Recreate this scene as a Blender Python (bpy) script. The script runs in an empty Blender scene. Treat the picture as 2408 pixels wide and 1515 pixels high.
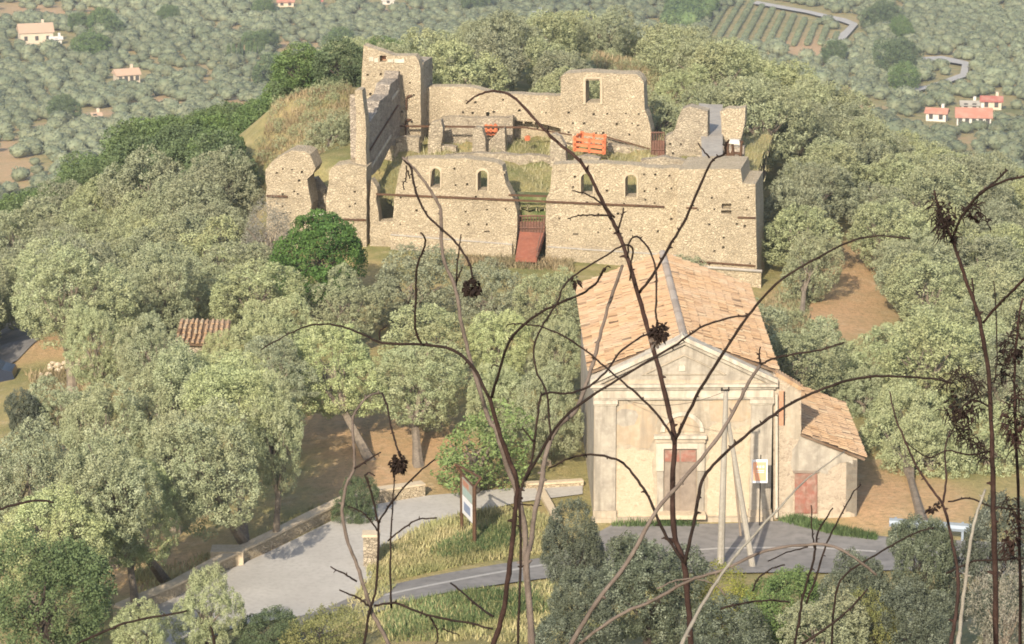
import bpy, bmesh, math, random
import numpy as np
from mathutils import Vector, Matrix
from mathutils.geometry import tessellate_polygon
R = math.radians
random.seed(7)
rng = np.random.default_rng(11)
scene = bpy.context.scene
COL = scene.collection

# ------------------------------------------------------------------ camera
W_, H_, F_ = 2408.0, 1515.0, 8100.0       # working units of the photograph and focal length in them
CAM = np.array([0.0, 0.0, 49.6]); PITCH = R(15.0)
cd = bpy.data.cameras.new('camera'); cam = bpy.data.objects.new('camera', cd); COL.objects.link(cam)
cam.location = CAM; cam.rotation_euler = (R(90) - PITCH, 0, 0)
cd.sensor_width = 36.0; cd.lens = F_ / W_ * 36.0; cd.clip_start = 0.3; cd.clip_end = 20000
scene.camera = cam
# ------------------------------------------------------------------ world and sun
SUN_AZ, SUN_EL = R(16), R(30)             # sun stands behind the camera, to its left
sdir = Vector((-math.sin(SUN_AZ) * math.cos(SUN_EL), -math.cos(SUN_AZ) * math.cos(SUN_EL), math.sin(SUN_EL)))
wd = bpy.data.worlds.new('World'); scene.world = wd; wd.use_nodes = True
nt = wd.node_tree; bg = nt.nodes['Background']
sky = nt.nodes.new('ShaderNodeTexSky'); sky.sky_type = 'NISHITA'; sky.sun_disc = False
sky.sun_elevation = SUN_EL; sky.sun_rotation = math.atan2(sdir.x, sdir.y); sky.altitude = 200
sky.air_density = 1.0; sky.dust_density = 2.5
nt.links.new(sky.outputs[0], bg.inputs[0]); bg.inputs[1].default_value = 0.15
sl = bpy.data.lights.new('sun', 'SUN'); sl.energy = 4.4; sl.angle = R(0.6); sl.color = (1.0, 0.885, 0.73)
so = bpy.data.objects.new('sun', sl); COL.objects.link(so); so.rotation_euler = sdir.to_track_quat('Z', 'Y').to_euler()
so.location = (-60, -80, 120)
scene.view_settings.view_transform = 'Standard'; scene.view_settings.look = 'None'
scene.view_settings.exposure = 0.62; scene.view_settings.gamma = 1.0
scene.cycles.filter_width = 1.8; scene.cycles.max_bounces = 6; scene.cycles.diffuse_bounces = 3; scene.cycles.volume_bounces = 0
scene.cycles.transparent_max_bounces = 8

# ------------------------------------------------------------------ pixel rays -> points of the place
fwd = np.array([0, math.cos(PITCH), -math.sin(PITCH)]); upv = np.array([0, math.sin(PITCH), math.cos(PITCH)])
def ray(u, v): return fwd + np.array([1, 0, 0]) * (u - W_ / 2) / F_ + upv * (H_ / 2 - v) / F_
def at(u, v, Y):
    d = ray(u, v); return CAM + d * (Y / d[1])
def atz(u, v, z):
    d = ray(u, v); return CAM + d * ((z - CAM[2]) / d[2])
def pix(p):
    q = np.asarray(p, float) - CAM; w = q @ fwd
    return W_ / 2 + F_ * q[..., 0] / w, H_ / 2 - F_ * (q @ upv) / w

# ------------------------------------------------------------------ object helpers
def link(o, parent=None):
    COL.objects.link(o)
    if parent is not None: o.parent = parent
    return o
def tag(o, label=None, cat=None, group=None, kind=None):
    if label: o['label'] = label
    if cat: o['category'] = cat
    if group: o['group'] = group
    if kind: o['kind'] = kind
    return o
def empty(name, loc, label, cat, group=None, rz=0.0):
    o = bpy.data.objects.new(name, None); o.location = loc; o.rotation_euler = (0, 0, rz); o.empty_display_size = .3
    link(o); return tag(o, label, cat, group)
def np_mesh(name, V, Fc, mat=None, var=None, smooth=False):
    V = np.asarray(V, np.float32); Fc = np.asarray(Fc, np.int32)
    me = bpy.data.meshes.new(name); k = Fc.shape[1]; n = len(Fc)
    me.vertices.add(len(V)); me.vertices.foreach_set('co', V.ravel())
    me.loops.add(n * k); me.loops.foreach_set('vertex_index', Fc.ravel())
    me.polygons.add(n); me.polygons.foreach_set('loop_start', np.arange(n, dtype=np.int32) * k)
    me.polygons.foreach_set('loop_total', np.full(n, k, np.int32))
    if smooth: me.polygons.foreach_set('use_smooth', np.ones(n, bool))
    if var is not None:
        a = me.attributes.new('var', 'FLOAT', 'FACE'); a.data.foreach_set('value', np.asarray(var, np.float32))
    me.update(calc_edges=True)
    if mat: me.materials.append(mat)
    return me
class MB:
    """collects shapes; build() links them as ONE mesh object. Coordinates are world ones, kept relative to org."""
    def __init__(s): s.v = []; s.f = []; s.var = []
    def add(s, vs, fs, var=0.5):
        b = len(s.v); s.v += [tuple(float(c) for c in q) for q in vs]; s.f += [tuple(b + i for i in f) for f in fs]; s.var += [var] * len(fs)
    def box(s, lo, hi, var=.5, M=None):
        x0, y0, z0 = lo; x1, y1, z1 = hi
        vs = [Vector(p) for p in ((x0,y0,z0),(x1,y0,z0),(x1,y1,z0),(x0,y1,z0),(x0,y0,z1),(x1,y0,z1),(x1,y1,z1),(x0,y1,z1))]
        if M is not None: vs = [M @ p for p in vs]
        s.add(vs, [(0,3,2,1),(4,5,6,7),(0,1,5,4),(1,2,6,5),(2,3,7,6),(3,0,4,7)], var)
    def tube(s, pts, rad, n=6, var=.5, cap=True):
        pts = [Vector(p) for p in pts]; rad = rad if hasattr(rad, '__len__') else [rad] * len(pts)
        rings = []; prev = None
        for i, p in enumerate(pts):
            t = (pts[min(i + 1, len(pts) - 1)] - pts[max(i - 1, 0)]).normalized()
            a = prev if prev is not None else (Vector((1, 0, 0)) if abs(t.x) < .8 else Vector((0, 1, 0)))
            a = (a - t * a.dot(t)).normalized(); prev = a; b = t.cross(a)
            rings.append([p + (a * math.cos(2 * math.pi * k / n) + b * math.sin(2 * math.pi * k / n)) * rad[i] for k in range(n)])
        vs = [q for r in rings for q in r]; fs = []
        for i in range(len(rings) - 1):
            for k in range(n): fs.append((i*n+k, i*n+(k+1) % n, (i+1)*n+(k+1) % n, (i+1)*n+k))
        if cap: fs.append(tuple(range(n))[::-1]); fs.append(tuple((len(rings)-1)*n+k for k in range(n)))
        s.add(vs, fs, var)
    def prism(s, front, back, var=.5):
        n = len(front); s.add(list(front) + list(back), [tuple(range(n)), tuple(range(2*n-1, n-1, -1))] + [(i, n+i, n+(i+1) % n, (i+1) % n) for i in range(n)], var)
    def build(s, name, mat, parent=None, smooth=False):
        me = bpy.data.meshes.new(name); org = Vector(s.v[0])
        par = parent.location if parent is not None else None
        if parent is not None and parent.parent is not None: par = WORLD_ORG(parent)
        base = Vector(par) if par is not None else org
        me.from_pydata([tuple(Vector(q) - org) for q in s.v], [], s.f)
        a = me.attributes.new('var', 'FLOAT', 'FACE'); a.data.foreach_set('value', s.var)
        if smooth: me.polygons.foreach_set('use_smooth', [True] * len(me.polygons))
        me.materials.append(mat); me.update()
        o = bpy.data.objects.new(name, me); link(o, parent)
        o.location = org - base if parent is not None else org
        return o
def WORLD_ORG(o):
    p = Vector(o.location)
    while o.parent is not None: o = o.parent; p = p + Vector(o.location)
    return p

# ------------------------------------------------------------------ material helpers
class NT:
    def __init__(s, name):
        s.m = bpy.data.materials.new(name); s.m.use_nodes = True; s.t = s.m.node_tree; s.b = s.t.nodes['Principled BSDF']
        s.b.inputs['Roughness'].default_value = .85; s.b.inputs['Specular IOR Level'].default_value = .2
    def n(s, t, **kw):
        x = s.t.nodes.new('ShaderNode' + t)
        for k, v in kw.items(): setattr(x, k, v)
        return x
    def L(s, a, b): s.t.links.new(a, b)
    def pos(s, scale=(1, 1, 1), obj=True):
        tc = s.n('TexCoord') if obj else None
        src = tc.outputs['Object'] if obj else s.n('NewGeometry').outputs['Position']
        mp = s.n('Mapping'); mp.inputs['Scale'].default_value = scale; s.L(src, mp.inputs['Vector']); return mp.outputs[0]
    def noise(s, vec, scale, detail=4, rough=.55):
        x = s.n('TexNoise'); x.inputs['Scale'].default_value = scale; x.inputs['Detail'].default_value = detail; x.inputs['Roughness'].default_value = rough
        s.L(vec, x.inputs['Vector']); return x.outputs['Fac']
    def ramp(s, fac, stops, interp='LINEAR'):
        x = s.n('ValToRGB'); x.color_ramp.interpolation = interp; e = x.color_ramp.elements
        while len(e) > 1: e.remove(e[0])
        e[0].position = stops[0][0]; e[0].color = (*stops[0][1], 1)
        for p, c in stops[1:]:
            q = e.new(p); q.color = (*c, 1)
        s.L(fac, x.inputs[0]); return x.outputs[0]
    def fr(s, fac, a, b):
        x = s.n('MapRange'); x.inputs[1].default_value = a; x.inputs[2].default_value = b; s.L(fac, x.inputs[0]); return x.outputs[0]
    def mix(s, fac, a, b, mode='MIX'):
        x = s.n('Mix', data_type='RGBA', blend_type=mode)
        for v, i in ((fac, 0), (a, 6), (b, 7)):
            if hasattr(v, 'links') or hasattr(v, 'is_linked'): s.L(v, x.inputs[i])
            elif isinstance(v, tuple): x.inputs[i].default_value = (*v, 1)
            else: x.inputs[i].default_value = v
        return x.outputs[2]
    def math(s, op, a, b=0.0):
        x = s.n('Math', operation=op)
        for v, i in ((a, 0), (b, 1)):
            if isinstance(v, (int, float)): x.inputs[i].default_value = v
            else: s.L(v, x.inputs[i])
        return x.outputs[0]
    def attr(s, name='var'):
        return s.n('Attribute', attribute_name=name).outputs['Fac']
    def bump(s, h, strength=.5, dist=.05):
        x = s.n('Bump'); x.inputs['Strength'].default_value = strength; x.inputs['Distance'].default_value = dist
        s.L(h, x.inputs['Height']); s.L(x.outputs[0], s.b.inputs['Normal'])
    def col(s, c):
        if isinstance(c, tuple): s.b.inputs['Base Color'].default_value = (*c, 1)
        else: s.L(c, s.b.inputs['Base Color'])
        return s.m

def rubble(name, base, hi, lo, dark, mortar, sc=2.6, darkamt=.12, bs=.8, soft=0):
    k = NT(name); P = k.pos(obj=False)
    wob = k.n('TexNoise'); wob.inputs['Scale'].default_value = 1.7; wob.inputs['Detail'].default_value = 3; k.L(P, wob.inputs['Vector'])
    av = k.n('VectorMath', operation='ADD'); sv = k.n('VectorMath', operation='SCALE'); sv.inputs['Scale'].default_value = .5
    k.L(wob.outputs['Color'], sv.inputs[0]); k.L(P, av.inputs[0]); k.L(sv.outputs[0], av.inputs[1])
    mp = k.n('Mapping'); mp.inputs['Scale'].default_value = (1, 1, 1.35); k.L(av.outputs[0], mp.inputs[0]); Q = mp.outputs[0]
    v1 = k.n('TexVoronoi', feature='F1'); v1.inputs['Scale'].default_value = sc; k.L(Q, v1.inputs['Vector'])
    v2 = k.n('TexVoronoi', feature='DISTANCE_TO_EDGE'); v2.inputs['Scale'].default_value = sc; k.L(Q, v2.inputs['Vector'])
    sep = k.n('SeparateColor'); k.L(v1.outputs['Color'], sep.inputs[0])
    c = k.ramp(sep.outputs[0], [(0, dark), (darkamt, lo), (.45, base), (.8, hi), (1, tuple(min(1, x * 1.12) for x in hi))])
    c = k.mix(k.fr(v2.outputs['Distance'], .10, .03), c, mortar)
    v3 = k.n('TexVoronoi', feature='F1'); v3.inputs['Scale'].default_value = sc * 2.9; k.L(Q, v3.inputs['Vector'])
    sp = k.n('SeparateColor'); k.L(v3.outputs['Color'], sp.inputs[0])
    c = k.mix(k.math('MULTIPLY', k.fr(sp.outputs[1], .88, .92), .8), c, dark)
    c = k.mix(k.math('MULTIPLY', k.fr(k.noise(P, .33, 5), .42, .72), .55), c, tuple(x * .62 for x in mortar))
    c = k.mix(k.math('MULTIPLY', k.fr(k.noise(P, .9, 3), .5, .75), .6), c, tuple(min(1, x * 1.05) for x in hi))
    h = k.math('ADD', k.fr(v2.outputs['Distance'], 0, .15), k.noise(P, 14, 3))
    if soft: c = k.mix(k.math('MULTIPLY', k.fr(k.noise(P, 1.6, 5), .42, .56), soft), c, tuple(x * .97 for x in mortar))
    k.bump(h, bs, .07 if bs > .5 else .02); return k.col(c)
def mottled(name, a, b, c3, s1=.8, s2=5, bump=.3, rough=.85, dist=.03, stain=None):
    k = NT(name); P = k.pos(obj=False)
    c = k.mix(k.fr(k.noise(P, s1, 5), .35, .65), a, b)
    c = k.mix(k.math('MULTIPLY', k.fr(k.noise(P, s2, 4), .45, .75), .7), c, c3)
    if stain:
        S = k.pos((3, 3, .35), obj=False)
        c = k.mix(k.math('MULTIPLY', k.fr(k.noise(S, 1.0, 5), .48, .7), .8), c, stain)
    k.bump(k.noise(P, s2 * 3, 4), bump, dist); k.b.inputs['Roughness'].default_value = rough
    return k.col(c)
def plain(name, c, rough=.6, metal=0.0, amt=.25):
    k = NT(name); P = k.pos(obj=False)
    k.b.inputs['Roughness'].default_value = rough; k.b.inputs['Metallic'].default_value = metal
    return k.col(k.mix(k.math('MULTIPLY', k.fr(k.noise(P, 6, 4), .35, .7), amt * 2), c, tuple(x * .6 for x in c)))
def foliage(name, dark, mid, light, tint, tintamt=.5):
    k = NT(name); v = k.attr('var'); oi = k.n('ObjectInfo'); P = k.pos(obj=False)
    c = k.ramp(v, [(0, dark), (.5, mid), (1, light)])
    c = k.mix(k.math('MULTIPLY', k.fr(k.noise(P, .35, 3), .4, .7), tintamt), c, tint)
    hv = k.n('HueSaturation'); k.L(c, hv.inputs['Color'])
    k.L(k.math('ADD', k.math('MULTIPLY', oi.outputs['Random'], .35), .84), hv.inputs['Value'])
    k.L(k.math('ADD', k.math('MULTIPLY', oi.outputs['Random'], .3), .85), hv.inputs['Saturation'])
    k.b.inputs['Roughness'].default_value = .7
    return k.col(hv.outputs[0])

M = {}
M['stone'] = rubble('ruin_stone', (.475,.39,.265), (.52,.435,.30), (.42,.345,.23), (.28,.22,.15), (.48,.395,.27), 6.4, .05)
M['stone_grey'] = rubble('ruin_stone_grey', (.39,.33,.24), (.47,.40,.29), (.33,.275,.20), (.21,.17,.125), (.39,.33,.24), 5.2, .06)
M['stone_shade'] = rubble('ruin_stone_shaded', (.33,.28,.22), (.42,.36,.28), (.25,.21,.165), (.13,.11,.09), (.33,.28,.22), 4.4, .06)  # darker copy of the ruin stone; wall shade is put into the colour
M['mortar'] = mottled('mortar_coping', (.36,.33,.28), (.27,.25,.22), (.42,.38,.31), .7, 4)
M['dressed'] = mottled('dressed_stone', (.56,.46,.32), (.46,.37,.25), (.62,.53,.38), 1.2, 7)
M['ruin_trim'] = mottled('ruin_window_trim', (.43,.355,.245), (.36,.295,.205), (.48,.40,.29), 1.2, 7)
M['plaster'] = mottled('church_plaster', (.435,.36,.26), (.34,.29,.215), (.49,.425,.33), 1.5, 5.0, stain=(.22,.19,.145))
M['plaster_white'] = mottled('church_white_trim', (.54,.48,.375), (.42,.37,.29), (.58,.525,.43), 1.6, 6, stain=(.28,.245,.19))
M['plaster_orange'] = mottled('church_ochre_wall', (.45,.335,.215), (.37,.295,.205), (.48,.41,.305), .9, 3.2, stain=(.28,.235,.175))
M['plaster_grey'] = mottled('church_grey_plaster', (.40,.355,.28), (.29,.255,.205), (.47,.425,.34), 1.4, 5, stain=(.19,.165,.13))
M['church_rubble'] = rubble('church_rubble', (.475,.385,.265), (.50,.415,.295), (.44,.35,.24), (.39,.305,.21), (.49,.405,.285), 6, .05, .4, .5)
M['annex_rubble'] = rubble('annex_rubble', (.38,.31,.23), (.44,.365,.27), (.32,.26,.19), (.24,.19,.14), (.42,.35,.26), 5, .08, .45, .35)
M['red_door'] = mottled('faded_red_wood', (.30,.12,.085), (.23,.15,.11), (.40,.29,.23), 2.2, 4, .2)
M['grey_wood'] = mottled('weathered_wood', (.27,.22,.17), (.20,.16,.125), (.33,.27,.21), 2, 8, .2)
M['rust'] = mottled('rusty_iron', (.10,.055,.03), (.07,.04,.025), (.14,.075,.04), 2, 9, .2)
M['gate_brown'] = mottled('rusty_gate', (.17,.085,.06), (.12,.07,.05), (.22,.12,.085), 2, 9, .2)
M['terracotta'] = mottled('terracotta_ramp', (.25,.09,.055), (.18,.07,.045), (.31,.14,.09), 1.5, 6, .2)
M['orange'] = plain('orange_plastic', (.62,.19,.085), .6)
M['concrete'] = mottled('concrete_pole', (.35,.32,.265), (.28,.255,.21), (.40,.37,.31), 1, 9, .1)
M['asphalt'] = mottled('asphalt', (.19,.18,.165), (.25,.235,.215), (.13,.125,.115), .5, 2.2, .3, .9, .01)
M['lane'] = mottled('pale_road', (.40,.375,.33), (.46,.435,.385), (.33,.305,.265), .4, 5, .3, .9, .01)
M['paint'] = plain('road_paint', (.42,.40,.36), .7)
M['bark'] = mottled('olive_bark', (.22,.18,.135), (.14,.115,.085), (.30,.25,.19), 3, 10, .6)
M['darkbark'] = mottled('dark_bark', (.07,.055,.045), (.05,.04,.03), (.10,.08,.06), 3, 10, .6)
M['brick'] = mottled('old_brick', (.48,.24,.14), (.38,.22,.14), (.55,.36,.24), 4, 12, .5)
M['black_and_shade'] = plain('black_and_recess_shade', (.03,.025,.02), .9)  # near black for wires and wheels; also shade put into hole and slot
def tilemat(name, cols):
    k = NT(name); v = k.attr('var'); P = k.pos(obj=False)
    c = k.ramp(v, [(i / (len(cols) - 1), q) for i, q in enumerate(cols)])
    c = k.mix(k.math('MULTIPLY', k.fr(k.noise(P, .5, 4), .42, .7), .45), c, (.42,.33,.24))
    c = k.mix(k.math('MULTIPLY', k.fr(k.noise(P, 5, 3), .55, .75), .5), c, (.20,.15,.11))
    k.bump(k.noise(P, 20, 2), .3, .01); return k.col(c)
M['tiles'] = tilemat('clay_tiles', [(.08,.05,.03), (.30,.19,.105), (.39,.255,.145), (.42,.285,.165), (.43,.33,.21)])
M['ridge'] = tilemat('old_ridge_tiles', [(.24,.20,.16), (.33,.28,.23), (.40,.35,.29)])
M['roof_far'] = tilemat('far_red_tiles', [(.36,.14,.09), (.42,.18,.12), (.46,.22,.15)])
M['roof_far_pale'] = tilemat('far_pale_tiles', [(.42,.26,.17), (.48,.32,.21), (.50,.37,.26)])
M['roof_far_dark'] = tilemat('far_dark_red_tiles', [(.30,.07,.06), (.34,.09,.07), (.38,.12,.09)])
M['white'] = plain('white_render', (.60,.56,.49), .8, 0, .1)
M['cream'] = plain('cream_render', (.56,.47,.35), .8, 0, .1)
M['glassdark'] = plain('far_window', (.08,.075,.07), .3)
M['olive'] = foliage('olive_leaves', (.155,.175,.095), (.255,.28,.155), (.37,.395,.24), (.245,.23,.125), .55)
M['olive_near'] = foliage('silvery_olive_leaves', (.165,.195,.10), (.30,.34,.18), (.45,.49,.30), (.32,.305,.16), .55)
M['olive_far'] = foliage('far_olive_leaves', (.10,.125,.07), (.165,.195,.11), (.25,.285,.17), (.19,.185,.10), .6)
M['green'] = foliage('broadleaf_leaves', (.045,.075,.028), (.095,.14,.055), (.17,.225,.095), (.12,.135,.055), .4)
M['bright'] = foliage('bright_green_leaves', (.03,.06,.018), (.062,.115,.033), (.12,.195,.06), (.075,.12,.03), .4)
M['fig'] = foliage('fig_leaves', (.06,.09,.03), (.15,.21,.075), (.25,.32,.14), (.17,.19,.07), .4)
M['dark'] = foliage('dark_and_shaded_leaves', (.035,.045,.03), (.095,.112,.075), (.29,.32,.24), (.085,.09,.045), .5)  # shade over the lower right bushes is put into these darker leaf colours
M['yellow'] = foliage('yellow_green_leaves', (.09,.10,.025), (.20,.20,.055), (.36,.33,.11), (.13,.17,.05), .6)
M['dead'] = foliage('dry_twigs', (.13,.12,.09), (.24,.22,.17), (.36,.34,.27), (.20,.21,.14), .4)
M['grass'] = foliage('dry_grass', (.20,.20,.09), (.34,.305,.155), (.48,.42,.24), (.20,.235,.095), .7)
M['drygrass'] = foliage('brown_hill_grass', (.17,.135,.07), (.26,.195,.105), (.37,.285,.155), (.19,.18,.085), .6)
M['stem_dark_shaded'] = mottled('dry_stem_dark_shade', (.024,.015,.011), (.015,.010,.008), (.040,.025,.019), 30, 80, .2)  # near stems stand in shade; that shade is put into the colour
M['stem_red_shaded'] = mottled('dry_stem_red_shade', (.040,.021,.016), (.022,.013,.010), (.07,.042,.033), 20, 70, .2)  # red brown, darkened so the colour carries the shade on the stems
M['stem_grey'] = mottled('dry_stem_grey', (.14,.11,.09), (.09,.07,.055), (.19,.155,.125), 20, 70, .2)
M['stem_pale'] = mottled('dry_stem_pale', (.24,.22,.175), (.18,.16,.13), (.30,.275,.22), 20, 70, .2)
# ------------------------------------------------------------------ terrain
CP = []
def cy(u, v, Y): CP.append(tuple(at(u, v, Y)))
def cz(u, v, z): CP.append(tuple(atz(u, v, z)))
for u, v in ((400,1450),(750,1440),(1300,1315),(1100,1180),(1400,1235),(1650,1235),(1830,1225),(2015,1240),(1900,1300),(1700,1340),(2100,1300),(900,1250),(600,1380),(1500,1300)): cz(u, v, 0)
for u, v, z in ((1100,1420,.9),(1150,1500,2.0),(1000,1515,2.0),(600,1505,.6),(1300,1500,2.2),(1700,1450,1.6),(2000,1450,1.6),(2300,1450,1.6),(200,1500,-.3),(0,1500,-.8),
    (850,1100,.1),(950,1000,.3),(700,1200,0),(450,1320,-.5),(300,1400,-.6),(0,1300,-2),(150,850,-3),(40,800,-3.2),(100,900,-2.8),(450,790,-1.5),(600,700,-1),
    (1100,622,0),(1300,622,0),(755,700,-.5),(1800,690,-.8),(1900,740,-.7),(2050,730,-1.2),(1980,580,-.8),(2100,1190,.4),(2300,1100,.3),(2400,900,-1.5),(2200,850,-1.2),
    (2400,700,-3.5),(2200,600,-3),(1450,130,2.0),(1010,165,2.2),(1550,220,3.0),(1050,1150,0),(1350,1120,.1),(1300,950,.2)): cz(u, v, z)
for u, v, Y in ((750,207,230),(840,207,230),(700,375,213),(650,235,230),(720,300,221),(800,370,212)): cy(u, v, Y)
CP += [(0,205,.3),(8,205,.3),(-8,206,.8),(-14,207,.8),(0,212,1.5),(8,212,1.5),(14,205,-.5),(20,200,-1),
       (34.7,232,-7),(28,243,-5.8),(23,250,-5),(16,262,-3.5),(8.5,263,.2),(1.5,268,-1),(-6,262,-1),(0,225,2.6),(10,222,2.6),(-9,225,4.0),(14,218,1.2),
       (-5,292,-14),(10,292,-14),(25,285,-18),(42,265,-18),(-13,252,-1),(-25,240,-4.5),(-17,215,-1.2),(-28,282,-15),(-18,247,-4.5),(-37,255,-14),(-32,215,-8),(-25,225,-6),(-25,205,-5),
       (-60,150,-9),(-60,230,-20),(60,150,-2),(70,220,-14),(45,185,-3),(-15,300,-19),(45,300,-26),(0,320,-30),(-50,320,-34),(60,320,-38),
       (0,400,-62),(-60,400,-62),(60,400,-66),(0,600,-122),(-130,600,-118),(130,600,-122),(-60,500,-95),(60,500,-97)]
for u, v, Y in ((80,80,1150),(300,180,1050),(2280,280,930),(1204,0,1250),(0,400,820),(500,250,950),(2000,80,1150),(2408,350,860),(2408,10,1260),(0,5,1270),(2230,160,1050),(600,330,850),(900,60,1180),(1500,0,1250)): cy(u, v, Y)
CP += [(0,2500,-195),(600,2500,-180),(-600,2500,-180),(0,7000,-120),(2500,7000,0),(-2500,7000,0),(400,1100,-160),(-400,1100,-165),(400,700,-135),(-400,700,-135)]
for X in (-45, -15, 0, 15, 45):
    CP += [(X,-20,54),(X,0,47.9),(X,30,36.0),(X,60,24.0),(X,90,12.6),(X,108,6.6)]
CP = np.array(CP)
def tw(x, y):
    x = np.asarray(x, float); y = np.asarray(y, float)
    return x / (y + 60) * 250, 250 * np.log((y + 60) / 250)
_cx, _cyy = tw(CP[:, 0], CP[:, 1]); n = len(CP)
A = np.sqrt((_cx[:, None] - _cx) ** 2 + (_cyy[:, None] - _cyy) ** 2); A += np.eye(n) * .8 * -1
Pm = np.c_[np.ones(n), _cx, _cyy]
S = np.block([[A, Pm], [Pm.T, np.zeros((3, 3))]]); wts = np.linalg.solve(S, np.r_[CP[:, 2], 0, 0, 0])
def tz(x, y):
    x = np.asarray(x, float); y = np.asarray(y, float); sh = np.broadcast(x, y).shape
    a, b = tw(np.broadcast_to(x, sh).ravel(), np.broadcast_to(y, sh).ravel()); out = np.empty(len(a))
    for i in range(0, len(a), 20000):
        s_ = slice(i, i + 20000)
        D = np.sqrt((a[s_, None] - _cx) ** 2 + (b[s_, None] - _cyy) ** 2)
        out[s_] = D @ wts[:n] + wts[n] + wts[n + 1] * a[s_] + wts[n + 2] * b[s_]
    return out.reshape(sh)
def gp(u, v, y0=118.0, y1=2400.0):
    """the point of the ground that pixel (u, v) looks at"""
    d = ray(u, v); ys = np.exp(np.linspace(math.log(y0), math.log(y1), 900)); p = CAM[None] + d[None] * (ys / d[1])[:, None]
    hit = np.nonzero(p[:, 2] <= tz(p[:, 0], p[:, 1]))[0]
    i = hit[0] if len(hit) else len(ys) - 1
    lo, hi = ys[max(i - 1, 0)], ys[i]
    for _ in range(12):
        m = (lo + hi) / 2; q = CAM + d * (m / d[1])
        if q[2] <= tz(q[0], q[1]): hi = m
        else: lo = m
    q = CAM + d * (hi / d[1]); q[2] = tz(q[0], q[1]); return q
ysr = np.r_[np.linspace(-20, 115, 46)[:-1], np.linspace(115, 300, 330), np.exp(np.linspace(math.log(300), math.log(8000), 220))[1:]]
ANG = np.linspace(-.62, .62, 420); ANG = ANG * (.45 + .55 * np.abs(ANG) / .62)
YY, AA = np.meshgrid(ysr, ANG, indexing='ij'); XX = AA * (YY + 60)
ZZ = tz(XX, YY)
# soil mask: 0 green grass, .5 dry grass, 1 bare earth; laid by hand where the place has each
soil = np.full(XX.shape, .45); pu, pv = pix(np.stack([XX, YY, ZZ], -1))
near = (YY < 330)
def blob(u, v, ru, rv, val, nr):
    global soil
    w = np.exp(-(((pu - u) / ru) ** 2 + ((pv - v) / rv) ** 2)) * (near == nr); soil = soil * (1 - w) + val * w
for a in ((880,1100,170,110,.95),(760,990,120,50,.95),(1000,1060,120,90,.95),(420,1340,200,80,.9),(150,840,150,70,1),(2020,690,110,120,.95),(1910,740,90,60,1),(1560,240,50,60,.75),
          (1450,140,70,60,.25),(690,290,60,60,.55),(790,280,60,60,.3),(760,380,60,40,.35),(2060,1170,110,80,1.05),(2200,1190,90,60,.9),(1080,1260,160,70,.45),(1150,1450,180,70,.45),(1010,160,40,40,.85),(110,890,90,60,.4),(1250,620,250,20,.2)): blob(*a, True)
for a in ((170,28,170,9,1),(60,18,80,14,.9),(700,105,60,16,.9),(590,110,60,14,.8),(370,240,55,14,1),(560,245,60,10,1),(240,265,45,8,1),(30,400,60,40,.9),(10,350,40,30,.9),(1900,115,80,28,1),(2180,110,60,22,.75),
          (2360,120,80,14,.8),(120,300,60,12,.8),(330,130,70,8,.75),(470,300,50,10,.8),(880,20,80,8,.8),(1150,60,70,8,.8),(2250,330,60,10,.8),(2060,260,50,8,.8),(2330,200,60,8,.75),(2100,20,90,8,.75),(140,210,70,8,.75),(520,60,60,8,.8),(100,150,50,7,.8),(2060,45,60,14,.7),(720,170,60,30,.75),(440,175,90,25,.7),(950,35,80,20,.6),(2350,130,60,10,.3),(2160,375,50,10,.9),(1990,215,40,20,.6),(620,170,50,25,.7)): blob(*a, False)
soil = np.where(~near & (soil == .45), .22, soil)
nr_, nc_ = XX.shape; idx = np.arange(nr_ * nc_).reshape(nr_, nc_)
Fg = np.stack([idx[:-1, :-1], idx[:-1, 1:], idx[1:, 1:], idx[1:, :-1]], -1).reshape(-1, 4)
k = NT('ground_soil'); P = k.pos(obj=False); sa = k.attr('soil')
s2 = k.math('ADD', sa, k.math('MULTIPLY', k.math('SUBTRACT', k.noise(P, .35, 6), .5), .9))
c = k.ramp(s2, [(.05, (.10,.13,.045)), (.3, (.20,.20,.075)), (.5, (.35,.29,.125)), (.72, (.45,.31,.155)), (1, (.54,.34,.18))])
c = k.mix(k.math('MULTIPLY', k.fr(k.noise(P, 3.5, 5, .65), .45, .7), .55), c, (.20,.17,.07))
c = k.mix(k.math('MULTIPLY', k.fr(k.noise(P, 1.1, 4), .55, .75), .4), c, (.56,.44,.28))
k.bump(k.noise(P, 5, 6, .7), .9, .15); ground_mat = k.col(c); M['ground'] = ground_mat
gm = np_mesh('ground', np.stack([XX, YY, ZZ], -1).reshape(-1, 3), Fg, ground_mat, smooth=True)
at_ = gm.attributes.new('soil', 'FLOAT', 'POINT'); at_.data.foreach_set('value', soil.ravel().astype(np.float32))
tag(link(bpy.data.objects.new('ground', gm)), 'dry grassy hillside dropping to a wide valley', 'ground', kind='structure')

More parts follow.
